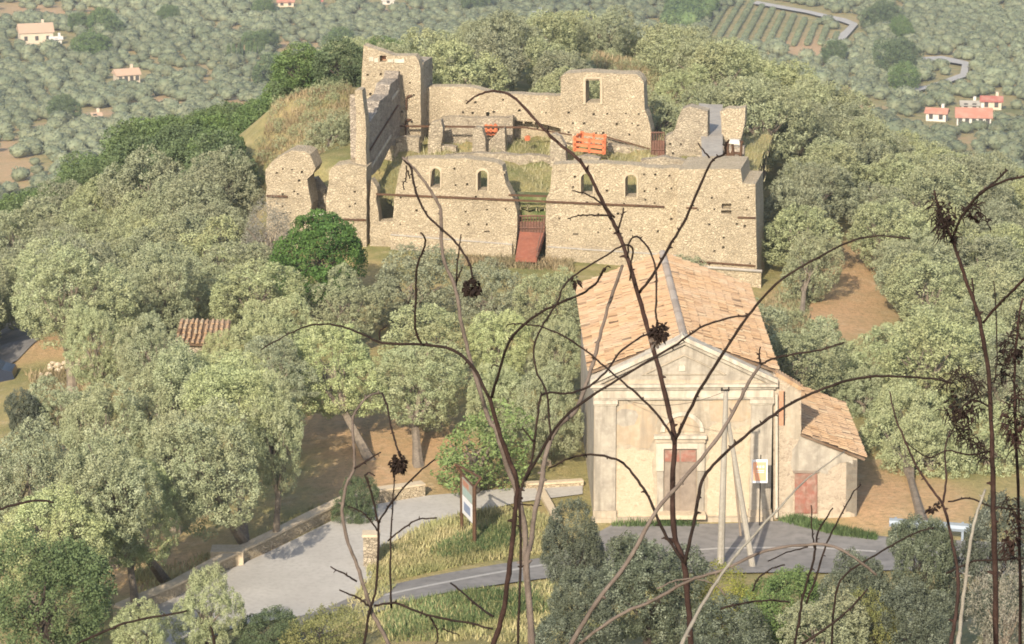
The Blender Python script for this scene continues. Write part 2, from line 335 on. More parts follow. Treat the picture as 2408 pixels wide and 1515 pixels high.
def poly_resample(pts, nseg):
    pts = np.asarray(pts, float); d = np.r_[0, np.cumsum(np.linalg.norm(np.diff(pts, axis=0), axis=1))]; t = np.linspace(0, d[-1], nseg + 1)
    return np.stack([np.interp(t, d, pts[:, i]) for i in range(pts.shape[1])], -1)
def strip(name, L_, R_, mat, lift, nseg=60, mseg=12, ymin=118.0, label=None, cat=None, world=False):
    a = np.array([p if world else gp(*p, y0=ymin) for p in L_])[:, :2]; b = np.array([p if world else gp(*p, y0=ymin) for p in R_])[:, :2]
    a = poly_resample(a, nseg); b = poly_resample(b, nseg); t = np.linspace(0, 1, mseg + 1)[None, :, None]
    g = a[:, None] * (1 - t) + b[:, None] * t; z = tz(g[..., 0], g[..., 1]) + lift
    V = np.concatenate([g, z[..., None]], -1); ix = np.arange((nseg + 1) * (mseg + 1)).reshape(nseg + 1, mseg + 1)
    F4 = np.stack([ix[:-1, :-1], ix[:-1, 1:], ix[1:, 1:], ix[1:, :-1]], -1).reshape(-1, 4)
    o = link(bpy.data.objects.new(name, np_mesh(name, V.reshape(-1, 3), F4, mat)))
    return tag(o, label or 'road surface', cat or 'road', kind='structure')
LIFT = .07
# pale lane climbing from bottom left, then the grey road past the church
strip('lane', [(285,1462),(420,1405),(520,1352),(700,1268),(850,1195),(1010,1168),(1190,1152),(1370,1140)], [(330,1560),(560,1475),(800,1436),(868,1372),(900,1290),(1010,1235),(1215,1185),(1370,1165)], M['lane'], LIFT, 110, 16, label='pale worn lane climbing past the stone parapet', cat='road')
strip('road', [(700,1455),(850,1398),(1000,1362),(1300,1312),(1440,1238),(1700,1236),(1850,1228),(1960,1252),(2100,1268),(2600,1295)], [(640,1540),(860,1452),(1000,1408),(1300,1362),(1460,1350),(1700,1352),(1850,1350),(1960,1352),(2100,1345),(2600,1370)], M['asphalt'], LIFT + .02, 110, 16, label='grey asphalt road and forecourt in front of the church', cat='road')
strip('road_marking', [(900,1404),(1050,1372),(1280,1331),(1500,1305),(1700,1292),(1900,1290),(2060,1300)], [(900,1408),(1050,1376),(1280,1335),(1500,1308.5),(1700,1295.5),(1900,1293.5),(2060,1303.5)], M['paint'], LIFT + .03, 110, 1, label='worn white edge line painted along the road', cat='road marking')
strip('yard', [(-120,752),(0,748),(55,742),(85,748)], [(-120,905),(0,872),(40,850),(92,800)], M['asphalt'], LIFT, 50, 16, label='yard with its shade put into dark asphalt at the far left edge', cat='yard')  # shaded part of the yard, its shade given by the dark surface colour
# valley roads
strip('valley_road', [(1985,100),(2005,78),(2018,62),(1990,50),(1900,30),(1780,8)], [(1955,100),(1985,78),(1998,64),(1975,56),(1895,36),(1770,14)], M['lane'], .9, 80, 3, 700, 'distant pale road winding past the olive terraces', 'road')
strip('valley_road', [(2175,150),(2215,150),(2262,158),(2258,180),(2190,205),(2120,222)], [(2160,142),(2215,138),(2278,152),(2275,186),(2195,212),(2125,229)], M['lane'], .9, 80, 3, 700, 'distant grey road fork on the right of the valley', 'road')

# ------------------------------------------------------------------ walls traced on real vertical planes
class Plane:
    def __init__(s, u0, Y0, yaw, off=0.0):
        s.a = R(yaw); s.d = np.array([math.cos(s.a), -math.sin(s.a), 0]); s.n = np.array([math.sin(s.a), math.cos(s.a), 0])
        d = ray(u0, H_ / 2); s.p = np.array([d[0] * Y0 / d[1], Y0, 0]) + s.n * off
        s.args = (u0, Y0, yaw)
    def off(s, o):
        q = Plane(*s.args); q.p = s.p + s.n * o; return q
    def W(s, u, v):
        d = ray(u, v); t = ((s.p - CAM) @ s.n) / (d @ s.n); return CAM + d * t
class PlaneDir(Plane):
    def __init__(s, P, dirv):
        s.d = np.array(dirv) / np.linalg.norm(dirv); s.n = np.array([-s.d[1], s.d[0], 0]); s.p = np.array(P)
def rag(pts, amp, step=.5, r=random):
    """break a world polyline into short uneven pieces"""
    out = []
    for i in range(len(pts) - 1):
        a, b = np.array(pts[i]), np.array(pts[i + 1]); L_ = np.linalg.norm(b - a); m = max(1, int(L_ / step))
        for j in range(m):
            q = a + (b - a) * (j / m)
            if j or i: q = q + np.array([r.uniform(-amp, amp) * .5, 0, r.uniform(-amp, amp) * .75])
            out.append(q)
    out.append(np.array(pts[-1])); return out
def arch_px(u0, v0, u1, v1, arched=True, n=6):
    if not arched: return [(u0, v1), (u1, v1), (u1, v0), (u0, v0)]
    r = (u1 - u0) / 2; c = (u0 + u1) / 2; rv = r * .9
    return [(u0, v1), (u1, v1)] + [(c + r * math.cos(math.pi * i / n), v0 + rv - rv * math.sin(math.pi * i / n)) for i in range(n + 1)]
def wall(name, plane, px, th, mat, parent, holes=(), recess=(), jag=.09, bottom=None, label=None, W=None, back=1.0):
    """px: outline; first and last points are the foot, the rest is the broken top edge"""
    Wf = W or plane.W
    pts = [Wf(u, v) for u, v in px]
    if bottom is not None:
        pts[0] = np.array([pts[0][0], pts[0][1], bottom]); pts[-1] = np.array([pts[-1][0], pts[-1][1], bottom])
    pts = rag(pts, jag) if jag else pts
    pts = [p - plane.n * ((p - plane.p) @ plane.n) for p in pts]
    hs = [[Wf(u, v) for u, v in h] for h in holes]; rs = [[Wf(u, v) for u, v in h] for h in recess]
    loops = [pts] + hs + rs
    def to2(p): return Vector(((p - plane.p) @ plane.d, p[2], 0))
    tris = tessellate_polygon([[to2(p) for p in l] for l in loops])
    flat = [p for l in loops for p in l]; nf = len(flat); bk = plane.n * th * back
    mb = MB(); mb.add(flat, tris)
    loops2 = [pts] + hs; tris2 = tessellate_polygon([[to2(p) for p in l] for l in loops2]); flat2 = [p + bk for l in loops2 for p in l]
    mb.add(flat2, [t[::-1] for t in tris2])
    for l in loops2:
        m = len(l); mb.add(list(l) + [p + bk for p in l], [(i, (i + 1) % m, m + (i + 1) % m, m + i) for i in range(m)])
    for l in rs:
        m = len(l); dp = plane.n * min(th * .6, .45); mb.add(list(l) + [p + dp for p in l], [(i, (i + 1) % m, m + (i + 1) % m, m + i) for i in range(m)] + [tuple(range(m, 2 * m))])
    o = mb.build(name, mat, parent)
    if label: o['label'] = label
    return o
def putlogs(u0, v0, u1, v1, nu, nv, avoid=(), s=2.6, skip=.5, sl=0.0):
    out = []
    for i in range(nu):
        for j in range(nv):
            if random.random() < skip: continue
            u = u0 + (u1 - u0) * (i + .5 + random.uniform(-.3, .3)) / nu; v = v0 + (v1 - v0) * (j + .5 + random.uniform(-.22, .22)) / nv + sl * (u - u0)
            if any(a[0] - 9 < u < a[2] + 9 and a[1] - 9 < v < a[3] + 9 for a in avoid): continue
            w = s * random.uniform(.7, 1.2); out.append([(u - w, v + w), (u + w, v + w), (u + w, v - w), (u - w, v - w)])
    return out

FP = Plane(1204, 200, 11)
ruin = empty('ruined_castle', tuple(FP.W(1204, 600)), 'large roofless stone ruin with broken walls and a tall corner tower on the hilltop', 'ruin')
ST, SG, SS = M['stone'], M['stone_grey'], M['stone_shade']
# --- front wall, in two pieces either side of the breach
w1, w2, w3, w4 = (1012,396,1035,441), (1123,401,1146,448), (1366,408,1394,458), (1470,411,1497,463)
def hole(w, lean=0): return [(u + (lean if v < (w[1] + w[3]) / 2 else 0), v) for u, v in arch_px(*w)]
wall('front_wall', FP, [(925,612),(922,575),(926,470),(936,410),(947,376),(1000,371),(1060,372),(1120,375),(1166,381),(1180,392),(1190,430),(1208,470),(1217,500),(1215,560),(1208,612)], 1.0, ST, ruin,
     [hole(w1, 3), hole(w2)], putlogs(935,385,1195,545,9,5,[w1, w2]) + [[(1138,547),(1151,547),(1151,543),(1138,543)]], .07, 0, 'front wall left of the breach, with two arched windows')
wall('front_wall', FP, [(1279,625),(1285,560),(1283,500),(1285,468),(1292,450),(1300,388),(1360,384),(1420,384),(1480,389),(1540,396),(1600,396),(1602,625)], 1.0, ST, ruin,
     [hole(w3), hole(w4)], putlogs(1300,395,1590,560,10,5,[w3, w4]) + [[(1347,553),(1360,553),(1360,549),(1347,549)]], .05, -.5, 'front wall right of the breach, with two arched windows')
for w in (w1, w2, w3, w4):
    mb = MB(); pin = [FP.off(-.05).W(*q) for q in arch_px(*w, n=8)][1:]; cen = FP.off(-.05).W((w[0] + w[2]) / 2, (w[1] + w[3]) / 2)
    pin = [FP.off(-.05).W(w[0], w[3])] and pin + [FP.off(-.05).W(w[0], w[3])]
    outp = [p + (p - cen) / np.linalg.norm(p - cen) * .16 for p in pin]
    for i in range(len(pin) - 1):
        mb.prism([pin[i], pin[i + 1], outp[i + 1], outp[i]], [q + FP.n * .09 for q in (pin[i], pin[i + 1], outp[i + 1], outp[i])])
    o = mb.build('window_surround', M['ruin_trim'], ruin)
# --- battered foot of the front wall
for u0_, u1_, v0_, v1_, lb in ((920, 1206, 549, 572, 'left'), (1288, 1596, 577, 598, 'right')):
    a0_, a1_ = FP.off(-.05).W(u0_, v0_), FP.off(-.05).W(u1_, v1_); dz = np.array([0, 0, 1.0]); nn_ = 22; mb = MB(); jt = [random.uniform(-.04, .04) for _ in range(nn_ + 1)]
    rows = []
    for i in range(nn_ + 1):
        q = a0_ + (a1_ - a0_) * i / nn_; rows.append([q + dz * .10 + FP.n * .06, q - FP.n * (.16 + jt[i]) - dz * .05, q - FP.n * (.20 + jt[i]) - dz * .35, q - FP.n * (.55 + jt[i]) - dz * 3.4])
    vs = [x for r_ in rows for x in r_]; mb.add(vs, [(i*4+k, i*4+k+1, (i+1)*4+k+1, (i+1)*4+k) for i in range(nn_) for k in range(3)] + [(0,1,2,3), tuple(nn_*4+k for k in range(4))])
    m2 = MB(); m2.tube([r_[1] - FP.n * .01 for r_ in rows[::3]] + [rows[-1][1]], .05, 5); m2.build('string_course', M['mortar'], ruin)
    o = mb.build('wall_foot', ST, ruin); o['label'] = 'sloping foot of the wall %s of the doorway' % lb
# --- bastion at the right end
BP = FP.off(-1.3)
bw = (1696,479,1720,503)
wall('corner_bastion', BP, [(1594,740),(1590,560),(1593,470),(1596,399),(1640,397),(1700,397),(1741,399),(1746,432),(1776,434),(1779,560),(1782,740)], 3.6, ST, ruin,
     (), putlogs(1605,415,1770,700,6,9,[bw, (1700,435,1745,470)]) + [[(1697,491),(1720,491),(1720,479),(1697,479)], [(1696,503),(1720,503),(1720,495),(1696,495)]], .03, -3, 'corner bastion at the right end of the front wall')
mb = MB(); cpts = [BP.off(-.03).W(1722 + 18 * math.cos(t), 455 - 14 * math.sin(t)) for t in np.linspace(.3, math.pi - .3, 8)]; mb.tube(cpts, .045, 5); mb.build('blind_arch', M['ruin_trim'], ruin)
mb = MB(); a0, a1 = BP.off(-.35).W(1625, 626), BP.off(-.35).W(1790, 638)
dn = np.array([0, 0, -6]); mb.prism([a0 + dn, a1 + dn, a1, a0], [q + FP.n * .35 for q in (a0 + dn, a1 + dn, a1, a0)]); mb.build('bastion_foot', ST, ruin)
mb = MB(); q0, q1 = BP.off(-.42).W(1625, 626), BP.off(-.42).W(1792, 638); mb.tube([q0, q1], .09, 6); mb.build('string_course', M['mortar'], ruin)
# --- left block and broken round tower
wall('left_block', FP, [(766,620),(768,520),(766,470),(772,430),(774,402),(785,391),(820,386),(862,394),(862,620)], 1.4, ST, ruin, (), putlogs(785,405,850,560,3,5), .06, -.5, 'low wall block between the crack and the tall pier')
wall('broken_tower', FP.off(.1), [(622,640),(627,500),(626,402),(640,382),(655,368),(685,357),(716,355),(728,362),(738,380),(741,398),(735,412),(724,420),(726,450),(731,480),(732,640)], 1.7, ST, ruin, (), putlogs(640,390,715,545,4,6), .10, -2.0, 'broken round-topped tower stump at the far left')
wall('inner_wall', FP.off(3.0), [(728,600),(728,425),(742,418),(750,432),(764,452),(768,600)], .8, SG, ruin, (), (), .12, -.5, 'inner rubble seen in the crack')
mb = MB(); p = FP.off(.6).W(731, 507); q = FP.off(.6).W(760, 509); mb.prism([p, q, q + [0,0,.16], p + [0,0,.16]], [x + FP.n * .3 for x in (p, q, q + [0,0,.16], p + [0,0,.16])]); mb.build('lintel', M['white'], ruin)
# --- wall right of the block with small doorway
wall('low_wall', FP.off(.2), [(870,640),(870,470),(872,420),(886,440),(888,452),(884,470),(890,500),(892,521),(918,521),(930,521),(930,640)], .8, ST, ruin, (), (), .05, -.5, 'low plastered wall under the small breach')
# --- tall pier and shaded side wall rising to the tower
wall('tall_pier', FP.off(.5), [(838,420),(836,395),(838,290),(834,215),(842,210),(852,213),(856,250),(860,300),(861,420)], .9, ST, ruin, (), (), .06, 1.5, 'tall narrow pier in front of the tower')
sp = FP.off(1.4).W(862, 400); SP = PlaneDir(sp, FP.n); SP.n = -FP.d
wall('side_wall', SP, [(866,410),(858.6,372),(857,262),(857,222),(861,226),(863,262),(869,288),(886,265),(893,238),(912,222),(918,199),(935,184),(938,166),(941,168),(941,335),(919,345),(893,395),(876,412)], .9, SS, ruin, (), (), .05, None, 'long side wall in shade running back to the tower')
mb = MB(); mb.tube([SP.W(858, 369) + FP.d * .06, SP.W(934, 248) + FP.d * .06], .055, 5); mb.build('tie_bar', M['rust'], ruin)
mb = MB(); mb.prism([SP.W(873, 395) + FP.d * .05, SP.W(919, 322) + FP.d * .05, SP.W(919, 316) + FP.d * .05, SP.W(873, 388) + FP.d * .05], [SP.W(*q) for q in ((873,395),(919,322),(919,316),(873,388))]); mb.build('plaster_band', M['plaster_white'], ruin)
mb = MB(); mb.prism([SP.W(*q) + FP.d * .05 for q in ((922,236),(937,214),(937,208),(922,229))], [SP.W(*q) for q in ((922,236),(937,214),(937,208),(922,229))]); mb.build('plaster_band', M['plaster_white'], ruin)
# --- tower
TP = FP.off(11.2)
wall('tower_front', TP, [(848,345),(849,210),(851,160),(855,107),(872,112),(900,121),(925,131),(950,132),(976,132),(984,142),(989,163),(990,345)], .9, ST, ruin, [arch_px(893,131,908,146,False)], putlogs(858,165,980,300,5,6), .04, 1.5, 'tower front wall with a sloping broken top')
for a_, b_, c_, d_ in ((868,134,878,144),(880,137,889,147),(911,139,925,147),(927,139,951,148)):
    mb = MB(); mb.prism([TP.off(-.04).W(*q) for q in ((a_,d_),(c_,d_),(c_,b_),(a_,b_))], [TP.W(*q) for q in ((a_,d_),(c_,d_),(c_,b_),(a_,b_))]); mb.build('plaster_patch', M['plaster_white'], ruin)
p = TP.off(.5).W(893, 147); mb = MB(); mb.prism([TP.off(.6).W(*q) for q in ((892,147),(909,147),(909,130),(892,130))], [TP.off(.7).W(*q) for q in ((892,147),(909,147),(909,130),(892,130))]); mb.build('window_infill', M['brick'], ruin)
wall('tower_side', PlaneDir(TP.off(.9).W(985, 150), FP.n), [(980,345),(980,150)], .9, SG, ruin) if False else None
pr = TP.W(989, 140); mb = MB(); zt = pr[2]; q0_, q1_ = pr + FP.n * .9 - FP.d * .9, pr + FP.n * 3.6 - FP.d * .9
mb.prism([np.array([q0_[0], q0_[1], 1.5]), np.array([q1_[0], q1_[1], 1.5]), np.array([q1_[0], q1_[1], zt - .5]), np.array([q0_[0], q0_[1], zt - .35])], [np.array([x[0], x[1], z_]) + FP.d * .88 for x, z_ in ((q0_, 1.5), (q1_, 1.5), (q1_, zt - .5), (q0_, zt - .35))]); mb.build('tower_side', SG, ruin)
# --- back wall and the high block with the window
KP = FP.off(13.0)
wall('back_wall', KP, [(988,350),(990,300),(990,212),(1010,205),(1060,204),(1120,207),(1135,214),(1180,221),(1240,223),(1322,226),(1322,375)], .9, ST, ruin, [arch_px(1143,264,1151,290,False)], putlogs(1000,225,1310,300,9,3) , .05, 1.5, 'long back wall of the courtyard')
HP = FP.off(12.2)
wall('high_block', HP, [(1316,385),(1318,300),(1318,182),(1330,173),(1380,171),(1440,173),(1496,174),(1508,184),(1514,196),(1515,258),(1523,275),(1531,310),(1533,385)], 1.3, ST, ruin, [arch_px(1377,189,1411,242,False)], putlogs(1330,255,1520,350,7,4), .06, 1.5, 'high block of the back wall with one tall window')
mb = MB()
for q in ([(1371,246),(1377,246),(1377,186),(1371,186)], [(1411,246),(1417,246),(1417,186),(1411,186)], [(1371,186),(1417,186),(1415,181),(1373,181)]):
    mb.prism([HP.off(-.09).W(*x) for x in q], [HP.W(*x) for x in q])
mb.build('window_surround', M['ruin_trim'], ruin)
# --- right wing
RP = FP.off(10.5)
wall('wing_wall', RP, [(1555,420),(1562,322),(1578,317),(1588,305),(1594,278),(1603,256),(1622,251),(1645,256),(1664,262),(1666,420)], 1.0, SG, ruin, (), putlogs(1570,325,1655,390,4,3), .06, 0, 'wing wall right of the rusty gate')
wall('wing_wall', RP.off(1), [(1700,350),(1697,300),(1694,262),(1712,256),(1735,257),(1753,254),(1751,290),(1745,318),(1741,330),(1741,350)], .9, ST, ruin, (), (), .06, 2.8, 'ragged wall end above the dark opening')
za = FP.off(2.2).W(1683, 394)[2]; pa, pb = atz(1683, 394, za), atz(1684, 248, za)
dd = (pb - pa) / np.linalg.norm(pb - pa); sd = np.array([dd[1], -dd[0], 0])
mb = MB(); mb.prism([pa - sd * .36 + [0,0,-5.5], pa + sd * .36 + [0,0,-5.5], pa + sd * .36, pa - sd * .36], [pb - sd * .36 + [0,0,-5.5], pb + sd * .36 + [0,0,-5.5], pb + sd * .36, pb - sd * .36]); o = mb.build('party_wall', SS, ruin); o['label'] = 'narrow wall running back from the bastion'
mb = MB(); up = np.array([0, 0, .07])
mb.prism([pa - sd * .42 + up*.1, pa + sd * .42+up*.1, pa + sd * .42 + up, pa - sd * .42 + up], [pb - sd * .42+up*.1, pb + sd * .42+up*.1, pb + sd * .42 + up, pb - sd * .42 + up]); mb.build('wall_coping', M['mortar'], ruin)
mb = MB(); e = atz(1652, 262, za + .3); mb.prism([pa - sd * .42, pa - sd * .42 + up, pa - sd*.42 + up - sd*.35], [pb - sd * .42, pb - sd * .42 + up, pb-sd*.42 - sd*.7 + up*2]); mb.build('coping_edge', M['mortar'], ruin)
# timber props in the dark opening at the right
mb = MB(); Q = FP.off(5)
for l in ([(1708,388),(1712,335)], [(1726,388),(1722,335)], [(1740,388),(1744,332)], [(1706,338),(1748,334)], [(1708,350),(1724,385)], [(1724,352),(1710,386)], [(1727,360),(1741,362)]):
    mb.tube([Q.W(*l[0]), Q.W(*l[1])], .09, 5)
mb.build('timber_props', M['rust'], ruin)
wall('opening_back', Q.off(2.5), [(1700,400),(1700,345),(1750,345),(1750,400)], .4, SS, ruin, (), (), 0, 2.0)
mb = MB(); p = [Q.off(-.3).W(*x) for x in ((1714,338),(1740,341),(1738,330),(1716,329))]; mb.prism(p, [x + FP.n * .3 for x in p]); mb.build('pale_slab', M['white'], ruin)
# --- rusty gates
def gate(pl, u0, v0, u1, v1, nb, lab):
    mb = MB()
    for i in range(nb + 1):
        u = u0 + (u1 - u0) * i / nb; mb.tube([pl.W(u, v1), pl.W(u, v0)], .03, 4)
    for v in (v0, (v0 * .35 + v1 * .65), v1): mb.tube([pl.W(u0, v), pl.W(u1, v)], .05, 4)
    pf = [pl.off(.05).W(*q) for q in ((u0, v1), (u1, v1), (u1, v0 + (v1 - v0) * .3), (u0, v0 + (v1 - v0) * .3))]; mb.prism(pf, [x + FP.n * .03 for x in pf])
    o = mb.build('iron_gate', M['gate_brown'], ruin); o['label'] = lab
gate(FP.off(.55), 1221, 508, 1281, 552, 9, 'rusty gate in the front breach')
gate(FP.off(10.2), 1532, 312, 1562, 374, 5, 'rusty gate beside the high block')
mb = MB(); a_, b_, c_, d_ = FP.off(.2).W(1222, 545), FP.off(.2).W(1281, 548), FP.off(-1.9).W(1262, 608), FP.off(-1.9).W(1212, 606)
mb.prism([a_, d_, c_, b_], [x - np.array([0, 0, .25]) for x in (a_, d_, c_, b_)]); o = mb.build('entrance_ramp', M['terracotta'], ruin)
mb = MB()
for s_ in (b_, ):
    mb.tube([b_ + [0,0,.1], c_ + [0,0,.1]], .06, 5); mb.tube([b_ + [0,0,1.0], c_ + [0,0,.5]], .04, 5)
mb.build('ramp_rail', M['gate_brown'], ruin)
# --- iron tie bars across the walls
for pl, a_, b_, r_ in ((FP.off(-.06), (884,457), (1562,487), .07), (FP, (1196,459), (1286,462), .07), (FP.off(0), (627,461), (676,463), .07), (FP.off(-.06), (695,514), (860,518), .07), (BP.off(-.06), (1617,614), (1776,626), .06),
        (BP.off(-.06), (1735,512), (1777,513), .06), (BP.off(-.1), (1760,693), (1781,693), .06), (KP.off(-2.5), (925,297), (1232,300), .07), (KP.off(-2.5), (1232,300), (1345,318), .05), (HP.off(-.4), (1425,322), (1532,352), .05), (BP.off(-.06), (1614,489), (1640,490), .05)):
    mb = MB(); mb.tube([pl.W(*a_), pl.W(*b_)], r_, 5); mb.build('tie_bar', M['rust'], ruin)
for (u, v0, v1) in ((956, 227, 258), (954, 283, 318)):
    mb = MB(); pl = TP.off(-.12); mb.tube([pl.W(u, v1), pl.W(u, v0 + 4), pl.W(u + 4, v0), pl.W(u + 13, v0 - 2)], [.05, .06, .09, .05], 5); mb.build('iron_bracket', M['rust'], ruin)
# --- courtyard floor
fl = empty('x', (0,0,0), 'x', 'x'); bpy.data.objects.remove(fl)
na, nb = 60, 24; G = []
ul = FP.off(1.0).W(866, 400); ur = FP.off(1.0).W(1745, 420)
for j in range(nb + 1):
    d_ = 0.0 + 15.5 * j / nb
    for i in range(na + 1):
        q = ul * (1 - i / na) + ur * (i / na) + FP.n * d_; t = i / na
        zf = 2.75 + .2 * (1 - t); zm = 4.0 + .1 * t; zb = 4.3 * (1 - t) + 4.5 * t
        G.append((q[0], q[1], (zf + (zm - zf) * (d_ / 7) ** .8 if d_ < 7 else zm + (zb - zm) * min(1, (d_ - 7) / 5)) + .12 * math.sin(i * .9 + j) + .1 * random.uniform(-1, 1)))
ix = np.arange((na + 1) * (nb + 1)).reshape(nb + 1, na + 1); F4 = np.stack([ix[:-1, :-1], ix[:-1, 1:], ix[1:, 1:], ix[1:, :-1]], -1).reshape(-1, 4)
cm = np_mesh('courtyard_ground', np.array(G), F4, ground_mat, smooth=True); a = cm.attributes.new('soil', 'FLOAT', 'POINT'); a.data.foreach_set('value', np.full(len(G), .42, np.float32))
COURT = np.array(G)
tag(link(bpy.data.objects.new('courtyard_ground', cm)), 'raised grassy floor inside the ruined walls', 'ground', kind='structure')
mb = MB()   # earth face below the courtyard, seen through the doorway
A0, A1, B1, B0 = FP.off(1.6).W(1190, 459), FP.off(1.6).W(1300, 462), FP.off(1.1).W(1300, 530), FP.off(1.1).W(1190, 530)
mb.prism([B0, B1, A1, A0], [x + FP.n for x in (B0, B1, A1, A0)]); eb = mb.build('earth_bank', ground_mat, None); tag(eb, 'earth bank behind the front breach', 'bank', kind='structure')
# --- low inner walls in the court
IW = [(8.3, [(925,365),(925,326),(945,322),(985,324),(988,365)]), (8.6, [(1003,372),(1008,300),(1014,288),(1038,284),(1042,300),(1030,372)]), (8.8, [(1030,365),(1034,345),(1060,343),(1072,346),(1072,368)]),
      (8.2, [(1108,372),(1112,303),(1118,298),(1132,302),(1142,325),(1140,372)]), (9.0, [(1136,362),(1150,330),(1172,306),(1186,300),(1190,362)]), (11.0, [(1032,310),(1036,276),(1120,277),(1205,276),(1206,290),(1204,312)]),
      (7.0, [(1040,382),(1042,367),(1100,361),(1180,362),(1240,366),(1296,370),(1298,384)]), (6.2, [(1290,395),(1296,318),(1306,315),(1316,320),(1330,345),(1334,395)]), (5.5, [(1330,395),(1350,372),(1380,366),(1410,372),(1412,395)]),
      (10.2, [(1425,372),(1430,338),(1480,346),(1530,356),(1562,366),(1565,385)]), (5.5, [(1500,395),(1506,376),(1560,368),(1640,385),(1640,400)])]
for dpt, px in IW:
    wall('inner_wall', FP.off(dpt + 1.0), px, .6, SG, ruin, (), (), .07, 2.4)

# --- orange plastic barriers standing in the court
def barrier(corner_px, Yo, lab, depth, h):
    pl = FP.off(Yo); (ua, va), (ub, vb) = corner_px; a_, b_ = pl.W(ua, va), pl.W(ub, vb)
    o = empty('plastic_barrier', tuple((a_ + b_) / 2), lab, 'barrier')
    c_, d_ = b_ + FP.n * depth - FP.d * .2, a_ + FP.n * depth + FP.d * .2
    def panel(p, q):
        mb = MB(); Hh = np.array([0, 0, h]); t = q - p; L_ = np.linalg.norm(t); u = t / L_; nrm = np.array([-u[1], u[0], 0]) * .05
        def pc(x0, x1, z0, z1):
            A_ = [p + u * x0 + [0,0,z0], p + u * x1 + [0,0,z0], p + u * x1 + [0,0,z1], p + u * x0 + [0,0,z1]]; mb.prism([x - nrm for x in A_], [x + nrm for x in A_])
        for z in (0.05, h * .36, h * .70): pc(0, L_, z, z + h * .17)
        for x in np.linspace(.04, L_ - .14, 3): pc(x, x + .12, 0, h * .95)
        mb.build('panel', M['orange'], o)
    panel(a_, b_); panel(b_, c_)
    if depth > 1: panel(d_, c_); panel(a_, d_)
barrier(((1349,356),(1422,364)), 8.6, 'large orange plastic barrier enclosure in front of the high block', 1.6, 1.0)
barrier(((1140,318),(1168,320)), 11.6, 'small orange plastic barrier by the long back wall', .4, .75)
barrier(((1234,331),(1245,331)), 10.5, 'tiny red orange barrier piece in the courtyard grass', .3, .3)
# ------------------------------------------------------------------ church
CH = Plane(1610, 150, -1.1)
church = empty('church', tuple(CH.W(1610, 1225)), 'small country church with pedimented plaster front and clay tile roof beside the road', 'church')
def slab(name, pl, px, mat, parent, out=.1, inn=0.0, var=.5, label=None):
    f = [pl.off(-out).W(*q) for q in px]; b = [x + pl.n * (out + inn) for x in f]
    mb = MB(); mb.prism(f, b, var); o = mb.build(name, mat, parent)
    if label: o['label'] = label
    return o
def rect(u0, v0, u1, v1): return [(u0, v1), (u1, v1), (u1, v0), (u0, v0)]
def tiles(name, A, B, C_, D, mat, parent, cw=.27, rh=.42, rad=.078, seed=3):
    """clay tiles on the slope A-B (top) to D-C (eave)"""
    r = random.Random(seed); A, B, C_, D = [np.array(q, float) for q in (A, B, C_, D)]
    nc = max(2, int(np.linalg.norm(B - A) / cw)); nr = max(2, int(np.linalg.norm(D - A) / rh)); nrm = np.cross(B - A, D - A); nrm /= np.linalg.norm(nrm)
    if nrm[2] < 0: nrm = -nrm
    mb = MB(); mb.prism([A, B, C_, D], [x - nrm * .1 for x in (A, B, C_, D)], .05)
    for i in range(nc):
        colv = r.uniform(-.08, .08)
        for j in range(nr):
            t0, t1 = j / nr, min(1.02, (j + 1.12) / nr); s = (i + .5) / nc + r.uniform(-.1, .1) / nc
            p = (A * (1 - s) + B * s) * (1 - t0) + (D * (1 - s) + C_ * s) * t0; q = (A * (1 - s) + B * s) * (1 - t1) + (D * (1 - s) + C_ * s) * t1
            sl = (q - p) / np.linalg.norm(q - p); ac = np.cross(nrm, sl); q = q + ac * r.uniform(-.03, .03)
            lo = .02 + r.uniform(0, .03); hi = .06 + r.uniform(0, .05); vs = []
            for pt, lf, rr in ((p, lo, rad * .85), (q, hi, rad * 1.08)):
                for k in range(5):
                    an = math.pi * k / 4; vs.append(pt + ac * math.cos(an) * rr + nrm * (math.sin(an) * rr * .8 + lf))
            v = min(1, max(0, r.gauss(.58, .2) + colv))
            mb.add(vs, [(k, k + 1, 6 + k, 5 + k) for k in range(4)] + [(5, 6, 7, 8, 9)], v)
    return mb.build(name, mat, parent)
def Cp(s, d, z): q = CH.p + CH.d * s + CH.n * d; return np.array([q[0], q[1], z])
HW, LEN = 4.05, 15.8
# body: front with pediment shape, sides and rear
def prism_part(name, front, depth, mat, parent=None, label=None):
    mb = MB(); mb.prism(front, [x + CH.n * depth for x in front]); o = mb.build(name, mat, parent)
    if label: o['label'] = label
    return o
prism_part('front_wall', [Cp(-HW, 0, -1.2), Cp(HW, 0, -1.2), Cp(HW, 0, 6.5), Cp(0, 0, 8.45), Cp(-HW, 0, 6.5)], .6, M['plaster'], church)
for s in (-1, 1):
    mb = MB(); a, b = sorted((s * HW, s * (HW - .55))); mb.prism([Cp(a, .6, -1.5), Cp(b, .6, -1.5), Cp(b, .6, 6.85), Cp(a, .6, 6.85)], [Cp(a, LEN, -1.5), Cp(b, LEN, -1.5), Cp(b, LEN, 6.85), Cp(a, LEN, 6.85)])
    mb.build('side_wall', M['plaster_grey'], church)
prism_part('rear_wall', [x + CH.n * (LEN - .5) for x in (Cp(-HW, 0, -1.5), Cp(HW, 0, -1.5), Cp(HW, 0, 6.8), Cp(0, 0, 8.4), Cp(-HW, 0, 6.8))], .5, M['church_rubble'], church)
RT, EV = 8.62, 6.98
roof = None
for s in (-1, 1):
    o = tiles('roof', Cp(0, .35, RT), Cp(0, LEN + .3, RT), Cp(s * (HW + .22), LEN + .3, EV), Cp(s * (HW + .22), .35, EV), M['tiles'], church, seed=5 + s)
    o['label'] = 'roof slope on the %s of the ridge' % ('left' if s < 0 else 'right')
mb = MB(); r = random.Random(4)
